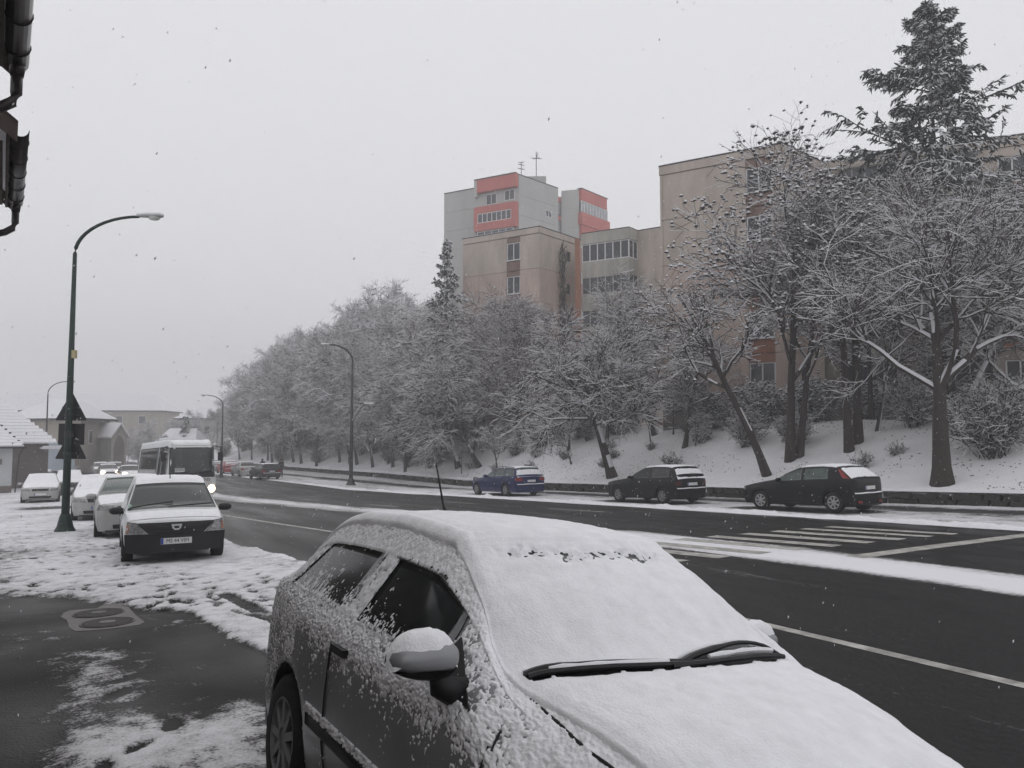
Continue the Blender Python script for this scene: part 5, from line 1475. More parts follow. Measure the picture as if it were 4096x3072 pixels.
# fresh snow on roof, screen and bonnet
def fg_hole(X, Q, P, t):
    q = np.minimum(Q, 16 - Q)
    n = fbm(P[..., 0] * 16, P[..., 1] * 16, P[..., 2] * 16, 3, 3); n2 = vnoise(P[..., 0] * 45, P[..., 1] * 45, P[..., 2] * 45, 4)
    t = .024 + .004 * fbm(P[..., 0] * 5, P[..., 1] * 5, P[..., 2] * 5, 9) +   .0018 * n2 + .003 * vnoise(P[..., 0] * 13, P[..., 1] * 13, 0, 15) + .0012 * vnoise(P[..., 0] * 110, P[..., 1] * 110, P[..., 2] * 110, 5)
    t = t - .006 * ((X > 1.26) & (X < 1.9))
    # thin, half melted strip below the roof edge
    n3 = vnoise(P[..., 0] * 80, P[..., 1] * 80, 0, 8); strip = ss(.085, .01, np.abs(X - 1.345 - .03 * n)) * ss(5.9, 6.8, q) * (.75 + .25 * fbm(P[..., 1] * 5, X * 0, 0, 12))
    t = t - strip * (.0135 + .006 * n + .009 * n2 + .020 * n3)
    # swept band where the wipers rest
    wl = lens(Q); wip = ss(1.905, 1.920, X + wl + .008 * n) * ss(1.970, 1.95, X + .012 * n) * ss(5.35, 5.55, q)
    t = np.where(wip > .3, -.02 + .012 * n, t)
    # ragged edges towards the sides
    e = ss(4.80, 5.05, q)
    t = t * e - .012 * (1 - e) * (1.1 - 1.2 * n - .8 * n2)
    t = np.where(X > 3.1, t * .8, t)
    return t
fc.snowcap(fr_, fc.x0 + .01, fc.x1 - .005, 4.72, .02, 5, 300, 130, hole=fg_hole, name="snow_cover")
def side_hole(X, Q, P, t):
    x, y, z = P[..., 0], P[..., 1], P[..., 2]
    n = .34 * vnoise(x * 62, z * 52, y * 62, 21) + .62 * vnoise(x * 135, z * 120, y * 135, 22) + .22 * vnoise(x * 26, z * 18, y * 26, 24); big = fbm(x * 7, z * 6, 0, 23, 2)
    A = np.full_like(X, -.75)
    A = np.where(Q > 1.9, np.interp(Q, [1.9, 2.4, 2.9, 3.25, 3.7, 4.1], [-.85, -.72, -.5, -.12, .42, .40]), A)
    fw = (X > .76) & (X < 1.52) & (Q > 4.1) & (Q < 4.67)
    A = np.where(fw, np.interp(Q, [4.1, 4.2, 4.35, 4.67], [.70, .40, -.02, -.36]) - .50 * ss(1.0, 1.42, X), A)
    rw = (X > -.26) & (X <= .61) & (Q > 4.1) & (Q < 4.67)
    A = np.where(rw, np.interp(Q, [4.1, 4.25, 4.67], [.70, .32, .0]), A)
    A = np.where((Q > 4.1) & (Q < 4.67) & (X > .61) & (X <= .76), .50, A)
    A = np.where((Q > 4.1) & (X <= -.26), .45, A)
    A = np.where((Q > 4.1) & (X >= 1.52) & (Q < 4.67), .20, A)
    A = np.where(Q >= 4.67, .95, A)
    fen = ss(1.95, 2.05, X)
    A = A * (1 - fen) + fen * np.interp(Q, [0, 1.2, 1.8, 2.4, 3.2, 4.0, 5.0], [-.9, -.65, -.28, .12, .55, .6, .9])
    A = np.where((X < .1) & (Q < 4.1), np.interp(Q, [0, 1.5, 2.6, 3.4, 4.1], [-.7, -.3, -.16, .05, .3]), A)
    st = (X > .38) & (X < 2.06)
    A = np.where(st & (Q > 1.62) & (Q < 1.85), .30, A)
    A = np.where(st & (Q > 1.40) & (Q <= 1.60), -1.2, A)
    A = np.where((X > 1.48) & (X < 1.80) & (Q > 3.98) & (Q < 4.45), -.05, A)
    A = A + .32 * big
    k = A + 1.25 * n
    t = np.where(k > 0, .0015 + .0065 * np.minimum(k, 1.4), np.maximum(.012 * k, -.008))
    t = np.where(st & (Q > 1.6) & (Q < 1.9) & (t > 0), t + .006, t)
    return t
fc.snowcap(fr_, fc.x0 + .01, fc.x1 - .01, .3, .01, 6, 640, 290, hole=side_hole, q1=5.05, side=-1, name="snow_flecks")
tag(fr_.children[-1], "snow flecks blown onto the car's flank", kind="stuff")
fc.snowcap(fr_, fc.x0 + .01, fc.x1 - .01, .3, .01, 6, 160, 70, hole=side_hole, q1=5.05, side=1, name="snow_flecks")
tag(fr_.children[-1], "snow flecks blown onto the car's far flank", kind="stuff")
for (y, zz) in ((-.62, .86), (.62, .86)):
    s_ = 1 if y > 0 else -1
    fc.end_patch("tail_lamp", [(s_ * .60, .80), (s_ * .74, .80), (s_ * .70, 1.0), (s_ * .60, 1.0)], REDLAMP, fr_, 'r', .004)
    fc.end_patch("headlamp", [(s_ * .38, .58), (s_ * .70, .60), (s_ * .66, .74), (s_ * .44, .72)], LAMPGLASS, fr_, 'f', .004)

# ---- white van -----------------------------------------------------------
vc = Car(W=1.74, xr=-.75, xf=3.70, wb=2.905, wr=.305, sill=.22, arch=.365, tum=.33, round_f=.20, round_r=.10, plan_f=.12, plan_r=.04,
         top=[(-.77, 1.19), (-.68, 1.42), (-.4, 1.47), (.6, 1.50), (1.5, 1.47), (1.84, 1.40), (1.90, 1.38), (2.26, 1.17), (2.66, .93), (2.74, .905), (3.10, .865), (3.42, .805), (3.58, .76), (3.70, .69)],
         belt=[(-.75, .90), (2.66, .84), (3.70, .71)], wind=(2.70, 1.88), rearw=(-.74, -.68))
GREYG = mat("grey reflecting glass", (.045, .052, .052), .12, spec=.5, var=.2, vscale=2)
v = car_root("parked_van", "white car derived van with black bumper and grille parked on the pavement", "van", 1.20, 18.45, 180.5, surf=.0)
basic_car(vc, v, WHITEP, glassm=GREYG, rimm=mat("steel wheel", (.05, .05, .05), .6), doors=((1.42, 2.50),), front_side=[(1.50, 2.42, 1.55, 2.46)], handles=BLACK, det=2, spokes=6, mirr=BLACK)
vc.end_patch("bumper", [(-.80, .22), (.80, .22), (.82, .54), (-.82, .54)], BLACK, v, 'f', .020, 17)
vc.end_patch("grille", [(-.44, .54), (.44, .54), (.64, .73), (-.64, .73)], BLACK, v, 'f', .014, 13)
for k in range(4):
    zz = .575 + k * .040
    vc.end_patch("grille_bar", [(-.46 - k * .03, zz), (.46 + k * .03, zz), (.46 + k * .03, zz + .010), (-.46 - k * .03, zz + .010)], mat("dark grille bar", (.03, .03, .032), .5), v, 'f', .022, 9)
for sd in (-1, 1):
    h = vc.end_patch("headlamp", [(sd * .48, .545), (sd * .80, .555), (sd * .78, .755), (sd * .64, .74)], LAMPGLASS, v, 'f', .020, 8)
    vc.end_patch("indicator", [(sd * .755, .57), (sd * .80, .575), (sd * .785, .72), (sd * .75, .71)], AMBER, h, 'f', .026, 5)
x = float(vc.end_x(0, .64, 'f', .03))
em = MB(); em.prism([(-.085, .695), (.085, .695), (.07, .63), (.035, .595), (-.035, .595), (-.07, .63)], lambda p: (x - .02, p[0], p[1]), lambda p: (x + .012, p[0], p[1])); em = em.obj("emblem", mat("chrome emblem", (.55, .56, .57), .3, .5), v)
MB().prism([(-.045, .665), (.045, .665), (.035, .625), (-.035, .625)], lambda p: (x, p[0], p[1]), lambda p: (x + .014, p[0], p[1])).obj("emblem_slot", BLACK, em)
plate(vc, v, 'f', .41, txt="MS 44 VIM")
for (qa, qb, xa, xb) in [(10.5, 8.0, 2.66, 2.52), (8.2, 5.9, 2.68, 2.56)]:
    P = vc.pt(np.linspace(xa, xb, 8), np.linspace(qa, qb, 8), 1, .03); MB().tube([tuple(p) for p in P], .013, 6).obj("wiper", BLACK, v)
MB().tube([(1.72, 0, 1.42), (1.66, 0, 1.47), (1.34, 0, 1.82)], [.02, .010, .006], 6).obj("aerial", BLACK, v)
for k, zz in enumerate((2.52, 2.60)):
    P = vc.pt(np.array(zz), np.array(5.55 if k == 0 else 5.5), -1, .010); MB().lathe([(.03, -.004), (.03, .004), (.002, .005)], 12, Matrix.Rotation(R(50), 3, 'Y'), tuple(P)).obj("sticker", mat("pale green sticker", (.35, .50, .42), .6), v)
vc.snowcap(v, -.66, 1.80, 5.05, .018, 31, 60, 34)
vc.snowcap(v, 2.80, 3.46, 5.05, .010, 32, 34, 34, name="bonnet_snow")
vc.patch("side_panel_line", -.40, 1.36, 2.35, 2.42, mat("grey seam", (.2, .2, .2), .6), v, -1, .003, 16, 2)

# ---- generic snow-dusted cars -------------------------------------------
def small_car(name, label, x, y, heading, pm, car, snow=.02, front=True, roofonly=False, group=None, surf=RZ, lit=False, glass=GLASS, windsnow=False, rearsnow=False, bonnet=True, rimm=CHROME, doors=((.30, 1.02), (1.06, 1.95)), fs=None, hl=True, mirr=None, plates=True, seed=1, estate=False, tail=True, hlpoly=None, strip=False, tlpoly=None, lit_r=.085):
    r = car_root(name, label, "car", x, y, heading, group, surf=surf)
    fs = fs or [(1.06, car.wind[0] - .22, 1.08, car.wind[0] - .20), (.20, 1.00, .24, 1.02)]
    basic_car(car, r, pm, rimm=rimm, glassm=glass, doors=doors, front_side=fs, mirr=mirr or pm, side_strip=strip)
    W2 = car.W / 2; z = car.T(np.array(car.x1)) - .02; z = float(z)
    for sd in (-1, 1):
        p = hlpoly or [(.40, z - .16), (W2 * .92, z - .13), (W2 * .86, z + .0), (.46, z - .03)]
        h = car.end_patch("headlamp", [(sd * a, b) for a, b in p], LAMPGLASS, r, 'f', .006, 7)
        if lit:
            yy = sd * (W2 - .24); zz = z - .08; xx = float(car.end_x(yy, zz, 'f', .012))
            MB().lathe([(lit_r, -.01), (lit_r, .012), (lit_r * .6, .02), (.003, .024)], 14, Matrix.Rotation(R(90), 3, 'Y'), (xx, yy, zz)).obj("lit_bulb", LIT, h)
        p = tlpoly or [(W2 * .62, .62), (W2 * .93, .64), (W2 * .90, .86), (W2 * .66, .86)]
        if tail: car.end_patch("tail_lamp", [(sd * a, b) for a, b in p], REDLAMP, r, 'r', .006, 7)
    car.end_patch("grille", [(-.34, z - .15), (.34, z - .15), (.38, z - .04), (-.38, z - .04)], BLACK, r, 'f', .006, 7)
    car.end_patch("lower_intake", [(-.45, .26), (.45, .26), (.48, .36), (-.48, .36)], BLACK, r, 'f', .006, 7)
    if plates:
        plate(car, r, 'f', .45); plate(car, r, 'r', .74 if not strip else .50)
    car.snowcap(r, car.rearw[1] + .02, car.wind[1] - .02, 5.0, snow, seed, 44, 30)
    if windsnow: car.snowcap(r, car.wind[1] - .05, car.wind[0] + .05, 5.1, snow * .8, seed + 1, 30, 30, name="screen_snow")
    if rearsnow: car.snowcap(r, car.rearw[0] - .02, car.rearw[1] - .03, 5.25, snow * .7, seed + 2, 24, 30, name="rear_window_snow", hole=lambda X, Q, P, t: t - .02 * ss(car.rearw[1] - .12, car.rearw[1] - .04, X) * (vnoise(P[..., 1] * 6, P[..., 2] * 6, 0, 5) > -.3))
    if bonnet: car.snowcap(r, car.wind[0] + .04, car.x1 - .02, 5.05, snow * .7, seed + 3, 34, 30, name="bonnet_snow")
    zb = car.sill + .36
    n = 24; yy = np.linspace(-W2 * .86, W2 * .86, n)                      # ledge of the rear bumper with its strip of snow
    xx = car.end_x(yy, np.full(n, zb), 'r', 0)
    B = MB(); B.tube([(float(a) + .0, float(b), zb) for a, b in zip(xx, yy)], .035, 6); o = B.obj("bumper_ledge", pm, r)
    B = MB(); B.tube([(float(a) - .012, float(b), zb + .028 + .006 * math.sin(b * 9)) for a, b in zip(xx, yy)], .024, 6); B.obj("bumper_snow", SNOW_CAR, o)
    return r

park = "cars parked in front of the stone wall"
foc = hatch(W=1.70, H=1.43, L=4.17, wb=2.615, ro=.70, cowl=1.0, hood=.80, deck=1.02, wbase=2.05, wtop=1.20, roofr=-.10, rearb=-.60, wr=.31, bl=(.90, 1.03))
f1 = small_car("parked_car", "black five door hatchback with silver wheels, rightmost car parked at the wall", 20.15, 16.05, -7, BLACKP, foc, .018, glass=GREENG, rearsnow=True, bonnet=False, group=park, doors=((.30, 1.02), (1.06, 2.0)), fs=[(1.08, 1.84, 1.10, 1.86), (.16, .98, .20, 1.0)], rimm=mat("alloy wheel", (.42, .42, .43), .4, .5, var=.15), tail=False, seed=41)
for sd in (-1, 1):
    foc.patch("tail_lamp", -.60, -.34, 4.10, 4.95, REDLAMP, f1, sd, .012, 8, 6, (-.30, -.10))
    foc.end_patch("rear_fog_lamp", [(sd * .45, .30), (sd * .62, .30), (sd * .62, .36), (sd * .45, .36)], REDLAMP, f1, 'r', .02)
golf = hatch(W=1.735, H=1.44, L=4.15, wb=2.512, ro=.76, cowl=1.0, hood=.82, deck=1.0, wbase=1.88, wtop=1.08, roofr=-.42, rearb=-.74, wr=.305, bl=(.92, .99), round_r=.10)
f2 = small_car("parked_car", "black three door hatchback with steel hubcaps, middle of the three parked at the wall", 19.45, 23.15, -5, BLACKP, golf, .016, rearsnow=True, bonnet=False, group=park, doors=((.55, 1.85),), fs=[(.72, 1.66, .76, 1.68)], rimm=mat("grey hubcap", (.22, .22, .22), .5, .2, var=.2), seed=45, strip=False, tail=False)
for sd in (-1, 1):
    golf.end_patch("tail_lamp", [(sd * .56, .68), (sd * .80, .70), (sd * .78, .86), (sd * .58, .86)], mat("smoked tail lamp", (.06, .015, .015), .25), f2, 'r', .006, 7)
    golf.patch("quarter_window", -.36, .60, 4.12, 4.84, mat("snow flecked dark glass", (.03, .03, .035), .3, var=.8, vscale=18), f2, sd, .005, 14, 10, (-.28, .62))
bmw = hatch(W=1.80, H=1.43, L=4.50, wb=2.76, ro=.98, cowl=.98, hood=.80, deck=1.0, wbase=1.95, wtop=1.15, roofr=-.62, rearb=-.94, wr=.315, bl=(.92, .98), round_r=.10)
f3 = small_car("parked_car", "dark blue estate car with red tail lamps parked at the stone wall", 18.2, 33.5, -5, BLUEP, bmw, .016, rearsnow=True, bonnet=False, group=park, glass=GREENG, doors=((.15, .98), (1.02, 1.85)), fs=[(1.06, 1.75, 1.08, 1.77), (.22, 1.0, .24, 1.02), (-.70, .14, -.58, .16)], seed=49, tlpoly=[(.48, .74), (.86, .76), (.84, .90), (.52, .90)])
for sd in (-1, 1):
    P = bmw.pt(np.linspace(-.6, 1.1, 8), np.full(8, 5.15), sd, .05); MB().tube([tuple(p) for p in P], .016, 5).obj("roof_rail", BLACK, f3)
row = "cars parked farther along the wood"
f4 = small_car("parked_car", "dark grey estate car parked beside two pedestrians", 13.15, 71.6, -6, GREYP, bmw, .012, rearsnow=False, bonnet=False, group=row, fs=[(1.06, 1.75, 1.08, 1.77), (.22, 1.0, .24, 1.02), (-.70, .14, -.58, .16)], doors=((.15, .98), (1.02, 1.85)), seed=53)
sal = Car(W=1.72, xr=-.95, xf=3.42, wb=2.6, wr=.305, top=[(-.97, .88), (-.88, .96), (-.62, 1.0), (-.45, 1.02), (-.1, 1.26), (.25, 1.40), (.7, 1.43), (1.05, 1.40), (1.12, 1.385), (1.5, 1.19), (1.88, 1.0), (2.3, .95), (2.95, .84), (3.2, .78), (3.42, .68)], belt=[(-.95, .95), (1.88, .90), (3.42, .70)], wind=(1.88, 1.1), rearw=(-.45, .25), arch=.36)
f5 = small_car("parked_car", "silver saloon with snowy roof between the red and dark grey cars", 12.7, 80.5, -6, SILVER, sal, .03, rearsnow=False, bonnet=True, group=row, fs=[(1.06, 1.66, 1.08, 1.68), (.1, 1.0, .28, 1.02)], seed=57)
f6 = small_car("parked_car", "red hatchback with snow covered rear window beyond the silver saloon", 12.5, 90.5, -6, REDPT, golf, .03, rearsnow=True, bonnet=True, group=row, fs=[(.72, 1.66, .76, 1.68)], doors=((.55, 1.85),), seed=61)
f7 = small_car("parked_car", "pale hatchback half hidden behind the coach, last of the parked row", 12.0, 100.5, -6, SILVER, golf, .03, rearsnow=True, group=row, fs=[(.72, 1.66, .76, 1.68)], doors=((.55, 1.85),), seed=65)

lp = "cars parked on the left pavement"
cmx = hatch(W=1.76, H=1.50, L=4.30, wb=2.64, ro=.74, cowl=1.04, hood=.86, deck=1.0, wbase=2.15, wtop=1.28, roofr=-.35, rearb=-.66, wr=.31, bl=(.92, 1.0))
f8 = small_car("parked_car", "silver hatchback with clear windscreen parked right behind the white van", .70, 24.1, 180, SILVER, cmx, .018, group=lp, surf=.0, glass=GREENG, doors=((.30, 1.10), (1.14, 2.1)), fs=[(1.16, 1.94, 1.18, 1.96), (.16, 1.08, .2, 1.1)], seed=69)
f9 = small_car("parked_car", "pale car wholly covered in snow behind the silver hatchback", -.05, 31.4, 180, SILVER, foc, .045, group=lp, surf=.0, windsnow=True, rearsnow=True, seed=73)
f10 = small_car("parked_car", "silver saloon facing the viewer left of the lamp post", -2.85, 48.2, 178, SILVER, sal, .035, group=lp, surf=.0, windsnow=True, fs=[(1.06, 1.66, 1.08, 1.68), (.1, 1.0, .28, 1.02)], seed=77)
f11 = small_car("parked_car", "dark car with thick snow on its roof behind the lamp post", -1.9, 56.5, 178, GREYP, foc, .05, group=lp, surf=.0, windsnow=True, rearsnow=True, seed=81)
f12 = small_car("parked_car", "snow covered car at the far left near the bungalow", -4.9, 86, 182, SILVER, foc, .06, group=lp, surf=.0, windsnow=True, seed=85)
f13 = small_car("parked_car", "snow covered car beside the one near the bungalow, closer to the road", -3.2, 88, 182, SILVER, golf, .06, group=lp, surf=.0, windsnow=True, fs=[(.72, 1.66, .76, 1.68)], doors=((.55, 1.85),), seed=89)
mv = Car(W=1.9, xr=-.9, xf=3.9, wb=3.1, wr=.33, top=[(-.92, 1.5), (-.85, 1.95), (-.5, 2.1), (1.8, 2.1), (2.2, 2.02), (2.3, 1.98), (2.7, 1.55), (3.05, 1.2), (3.4, 1.1), (3.65, 1.0), (3.9, .85)], belt=[(-.9, 1.15), (3.05, 1.05), (3.9, .85)], wind=(3.05, 2.28), rearw=(-.9, -.85), arch=.39)
f14 = small_car("parked_van", "white delivery van far off at the left beside the road", -3.6, 108, 182, WHITEP, mv, .05, group=lp, surf=.0, doors=((1.6, 2.6),), fs=[(1.8, 2.7, 1.85, 2.72)], seed=93)

on = "oncoming cars behind the coach"
f15 = small_car("oncoming_car", "oncoming car with lit headlights at the head of the queue", .35, 83.0, 176, SILVER, foc, .03, group=on, lit=True, seed=97, lit_r=.21)
f16 = small_car("oncoming_car", "oncoming car with lit headlights right behind the coach", 1.9, 74.5, 175, SILVER, sal, .03, group=on, lit=True, fs=[(1.06, 1.66, 1.08, 1.68), (.1, 1.0, .28, 1.02)], seed=101, lit_r=.24)
f17 = small_car("oncoming_car", "snow topped car queueing behind the lit pair", 1.0, 92.5, 176, GREYP, golf, .04, group=on, fs=[(.72, 1.66, .76, 1.68)], doors=((.55, 1.85),), seed=105)
f18 = small_car("oncoming_car", "last snow topped car of the oncoming queue", -.3, 94.5, 176, SILVER, foc, .04, group=on, seed=109)

# ---- coach ---------------------------------------------------------------
bc = Car(W=2.36, xr=-2.1, xf=6.4, wb=4.2, wr=.44, sill=.34, arch=.52, tum=.10, round_f=.16, round_r=.12, plan_f=.05, plan_r=.03,
         top=[(-2.12, 2.7), (-2.0, 2.92), (-1.6, 3.0), (5.2, 3.0), (5.75, 2.96), (6.05, 2.90), (6.2, 2.78), (6.4, 2.5)], belt=[(-2.1, 1.42), (6.4, 1.36)], wind=(6.2, 6.0), rearw=(-2.1, -2.0))
b = car_root("coach", "white midi coach with lit headlight driving towards the viewer", "bus", 3.05, 46.6, 173)
bc.body(WHITEP, b, nx=60); underbody(bc, b)
for xx in (0, 4.2):
    for sd in (-1, 1): wheel(b, xx, sd * (1.18 - .15), .44, .26, mat("steel wheel", (.05, .05, .05)), 6)
bc.end_patch("windscreen", [(-1.04, 1.42), (1.04, 1.42), (1.02, 2.66), (-1.02, 2.66)], GREYG, b, 'f', .010, 17)
bc.end_patch("dashboard_band", [(-1.06, 1.21), (1.06, 1.21), (1.06, 1.42), (-1.06, 1.42)], BLACK, b, 'f', .016, 13)
bc.end_patch("destination_card", [(-.80, 1.48), (-.36, 1.48), (-.36, 1.68), (-.80, 1.68)], WHITE_PL, b, 'f', .018, 5)
for k in range(2):
    bc.end_patch("card_line", [(-.76, 1.53 + k * .075), (-.40, 1.53 + k * .075), (-.40, 1.56 + k * .075), (-.76, 1.56 + k * .075)], mat("grey print", (.2, .2, .2), .7), b, 'f', .022, 4)
xx = float(bc.end_x(.55, 1.08, 'f', .008)); text_on(b, "TRANS", .19, (xx + .012, .46, 1.08), (R(90), 0, R(90)), mat("maroon lettering", (.10, .02, .02), .6), sx=1.25)
for sd in (-1, 1):
    h = bc.end_patch("headlamp", [(sd * .62, .52), (sd * 1.06, .54), (sd * 1.08, .78), (sd * .74, .72)], LAMPGLASS, b, 'f', .010, 7)
    if sd > 0:
        xx = float(bc.end_x(.90, .64, 'f', .02)); MB().lathe([(.17, -.01), (.17, .015), (.09, .03), (.003, .034)], 16, Matrix.Rotation(R(90), 3, 'Y'), (xx, .90, .64)).obj("lit_bulb", LIT, h)
    P = (6.30, sd * 1.32, 2.2)
    mm = MB().box(P, (.14, .22, .42)).obj("wing_mirror", BLACK, b)
    MB().tube([(6.15, sd * 1.10, 2.72), (6.35, sd * 1.32, 2.66), (6.32, sd * 1.33, 2.4)], .03, 6).obj("mirror_arm", BLACK, mm)
    bc.patch("side_glass", -1.6, 3.6, 4.05, 4.80, GLASS, b, sd, .006, 20, 5)
    bc.patch("door_glass", 3.75, 4.55, 2.2, 4.80, GLASS, b, sd, .008, 8, 8) if sd < 0 else bc.patch("driver_glass", 4.6, 5.9, 4.05, 4.80, GLASS, b, sd, .006, 8, 4)
    if sd < 0: bc.patch("front_quarter_glass", 4.65, 6.0, 3.6, 4.80, GLASS, b, sd, .006, 8, 6)
    bc.end_patch("marker_light", [(sd * .86, 2.80), (sd * .92, 2.80), (sd * .92, 2.83), (sd * .86, 2.83)], AMBER, b, 'f', .012, 3)
plate(bc, b, 'f', .48)
MB().box((2.6, 0, 3.09), (2.6, 1.3, .16)).obj("roof_hatch", WHITEP, b)
bc.snowcap(b, -1.9, 5.9, 5.1, .05, 121, 60, 30)
B = MB(); B.box((2.6, 0, 3.21), (2.5, 1.22, .09)); B.obj("hatch_snow", SNOW, b)
bc.end_patch("wiper", [(-.9, 1.44), (-.1, 1.47), (-.1, 1.50), (-.9, 1.47)], BLACK, b, 'f', .024, 5)
bc.end_patch("wiper", [(.1, 1.44), (.9, 1.47), (.9, 1.50), (.1, 1.47)], BLACK, b, 'f', .024, 5)
# ------------------------------------------------------------------ street furniture
def lamp_head(parent, loc, rz, m=LAMP_W, snow=True, s=1.0):
    B = MB(); V = []; n = 12; prof = [(-.30, .055, .05), (-.20, .085, .06), (.0, .125, .07), (.22, .13, .075), (.36, .10, .06), (.42, .03, .02)]
    for (x, w, hh) in prof:
        for j in range(n):
            a = 2 * math.pi * j / n
            V.append((x * s, math.cos(a) * w * s, (max(math.sin(a), -.25)) * hh * s))
    F = [(i * n + j, i * n + (j + 1) % n, (i + 1) * n + (j + 1) % n, (i + 1) * n + j) for i in range(len(prof) - 1) for j in range(n)] + [tuple(range(n))[::-1], tuple(range((len(prof) - 1) * n, len(prof) * n))]
    o = mk("lamp_head", V, F, m, parent, smooth=True); o.location = loc; o.rotation_euler = (0, 0, rz)
    # the glass bowl hanging below
    B.lathe([(.02, -.115), (.075, -.10), (.105, -.06), (.112, -.015)], 14, None, (0, 0, 0)); bo = B.obj("glass_bowl", mat("frosted lamp bowl", (.52, .53, .50), .25, spec=.5), o, True); bo.location = (.17 * s, 0, 0); bo.scale = (1.5 * s, 1.05 * s, s)
    if snow:
        V2 = [(p[0], p[1] * .95, p[2] + (.035 * s if p[2] > 0 else 0)) for p in V]
        mk("snow_cap", [(a, b, max(c, .02 * s)) for a, b, c in V2], F, SNOW, o, smooth=True)
    return o

def arc(p0, d, rise, reach, n=12):
    """quarter-ellipse from the pole top p0 towards d"""
    return [(p0[0] + d[0] * reach * (1 - math.cos(t)), p0[1] + d[1] * reach * (1 - math.cos(t)), p0[2] + rise * math.sin(t)) for t in np.linspace(0, math.pi / 2, n)]

def street_lamp(x, y, label, H, d, rise, reach, m, r0=.09, surf=RZ, extra=None, snow=True, group="street lamps", foot=True):
    r = empty("street_lamp", (x, y, float(base(y)) + surf), 0, label, "street lamp", group)
    B = MB(); B.tube([(0, 0, 0), (0, 0, H * .45), (0, 0, H)], [r0, r0 * .82, r0 * .5], 12); pole = B.obj("pole", m, r, True)
    pts = arc((0, 0, H), d, rise, reach); B = MB(); B.tube([(0, 0, H - .3)] + pts, [r0 * .5 - .001] + [r0 * .5 - .001 - .012 * k / 11 for k in range(12)], 8); B.obj("arm", m, r, True)
    e = pts[-1]; lamp_head(r, (e[0] + d[0] * .25, e[1] + d[1] * .25, e[2] + .01), math.atan2(d[1], d[0]), snow=snow)
    if foot:
        B = MB(); B.lathe([(r0 * 2.6, -.05), (r0 * 2.55, .03), (r0 * 1.9, .16), (r0 * 1.35, .42), (r0 * 1.05, .50)], 16); B.obj("foot", m, r)
    if extra: extra(r)
    return r

# the tall green post with three signs seen from behind
RT = (.884, -.468)
def post_signs(r):
    MB().box((.07, -.05, 4.78), (.11, .10, .22), R(-28)).obj("junction_box", mat("yellowed box", (.42, .36, .20), .7), r)
    B = MB(); B.tube([(0, 0, 1.95), (0, 0, 1.97)], .125, 10); B.obj("clamp_band", POLE_D, r)
street_lamp(-.86, 23.9, "tall dark green lamp post with swan neck on the left pavement", 7.55, RT, 1.02, 1.72, POLE_G, .105, .0, post_signs)
def sign(kind, z, size, label, rot=0.0, dx=0.0):
    """signs face away from the viewer; we see their backs"""
    e = empty("traffic_sign", (-.86 + dx * RT[0], 23.9 + dx * RT[1], float(base(23.9)) + .0 + z), R(-28 + rot), label, "traffic sign", "signs on the green lamp post")
    B = MB(); w = size / 2
    if kind == 't':
        h = size * .87
        poly = [(-w, 0), (-w * .96, -.03), (w * .96, -.03), (w, 0), (.04, h), (-.04, h)]
    else:
        poly = [(-w, -w * .82), (w, -w * .82), (w, w * .82), (-w, w * .82)]
    B.prism(poly, lambda p: (p[0], .135, p[1]), lambda p: (p[0], .155, p[1])); b = B.obj("plate", SIGN_BACK, e)
    for k in (-1, 1):
        zz = (.12 if k < 0 else size * .42) if kind == 't' else k * size * .25
        MB().box((0, .10, zz), (size * .55, .05, .035)).obj("bracket", POLE_D, e)
    MB().tube([(0, 0, (.10 if kind == 't' else -.1)), (0, 0, (.16 if kind == 't' else .1))], .115, 10).obj("clamp", POLE_D, e)
    return e
sign('t', 3.02, .78, "upper triangular sign back on the green lamp post", 8)
sign('s', 2.62, .70, "square sign back between the two triangles on the lamp post", 0)
sign('t', 1.98, .84, "lower triangular sign back on the green lamp post", -2)

def second_head(r):
    d = (.884, -.468)
    pts = [(0, 0, 4.6), (d[0] * .25, d[1] * .25, 5.05), (d[0] * .7, d[1] * .7, 5.75), (d[0] * 1.0, d[1] * 1.0, 6.0)]
    MB().tube(pts, .035, 7).obj("lower_arm", POLE_D, r); lamp_head(r, (d[0] * 1.25, d[1] * 1.25, 6.02), math.atan2(d[1], d[0]))
street_lamp(16.3, 56.4, "dark street lamp with two snow capped heads before the wood", 9.2, (-.884, .468), 1.3, 1.75, POLE_D, .15, RZ, second_head)
street_lamp(-4.2, 73.5, "thin grey lamp post with swan neck behind the bungalow", 7.3, (.9, -.43), 1.0, 1.5, POLE_D, .09, .06)
street_lamp(-1.0, 124.5, "small distant street lamp above the ochre house", 6.6, (.9, -.4), .9, 1.4, POLE_D, .08, .06, foot=False)
street_lamp(10.2, 80.0, "street lamp at the edge of the wood behind the coach", 7.0, (-.9, .43), 1.0, 1.5, POLE_D, .10, RZ)
# leaning thin bollard at the wall
r = empty("marker_post", (22.4, 47.6, float(base(47.6)) - .06), 0, "low grey box and post before the wall left of the blue car", "post")
MB().box((0, 0, .32), (.25, .25, .66)).obj("box", mat("grey post box", (.13, .13, .13), .7, var=.2), r)
r = empty("traffic_signal", (-3.9, 100, float(base(100.)) + .06), 0, "distant thin post beside the white delivery van", "post")
MB().tube([(0, 0, 0), (0, 0, 2.2)], .05, 6).obj("pole", POLE_D, r)

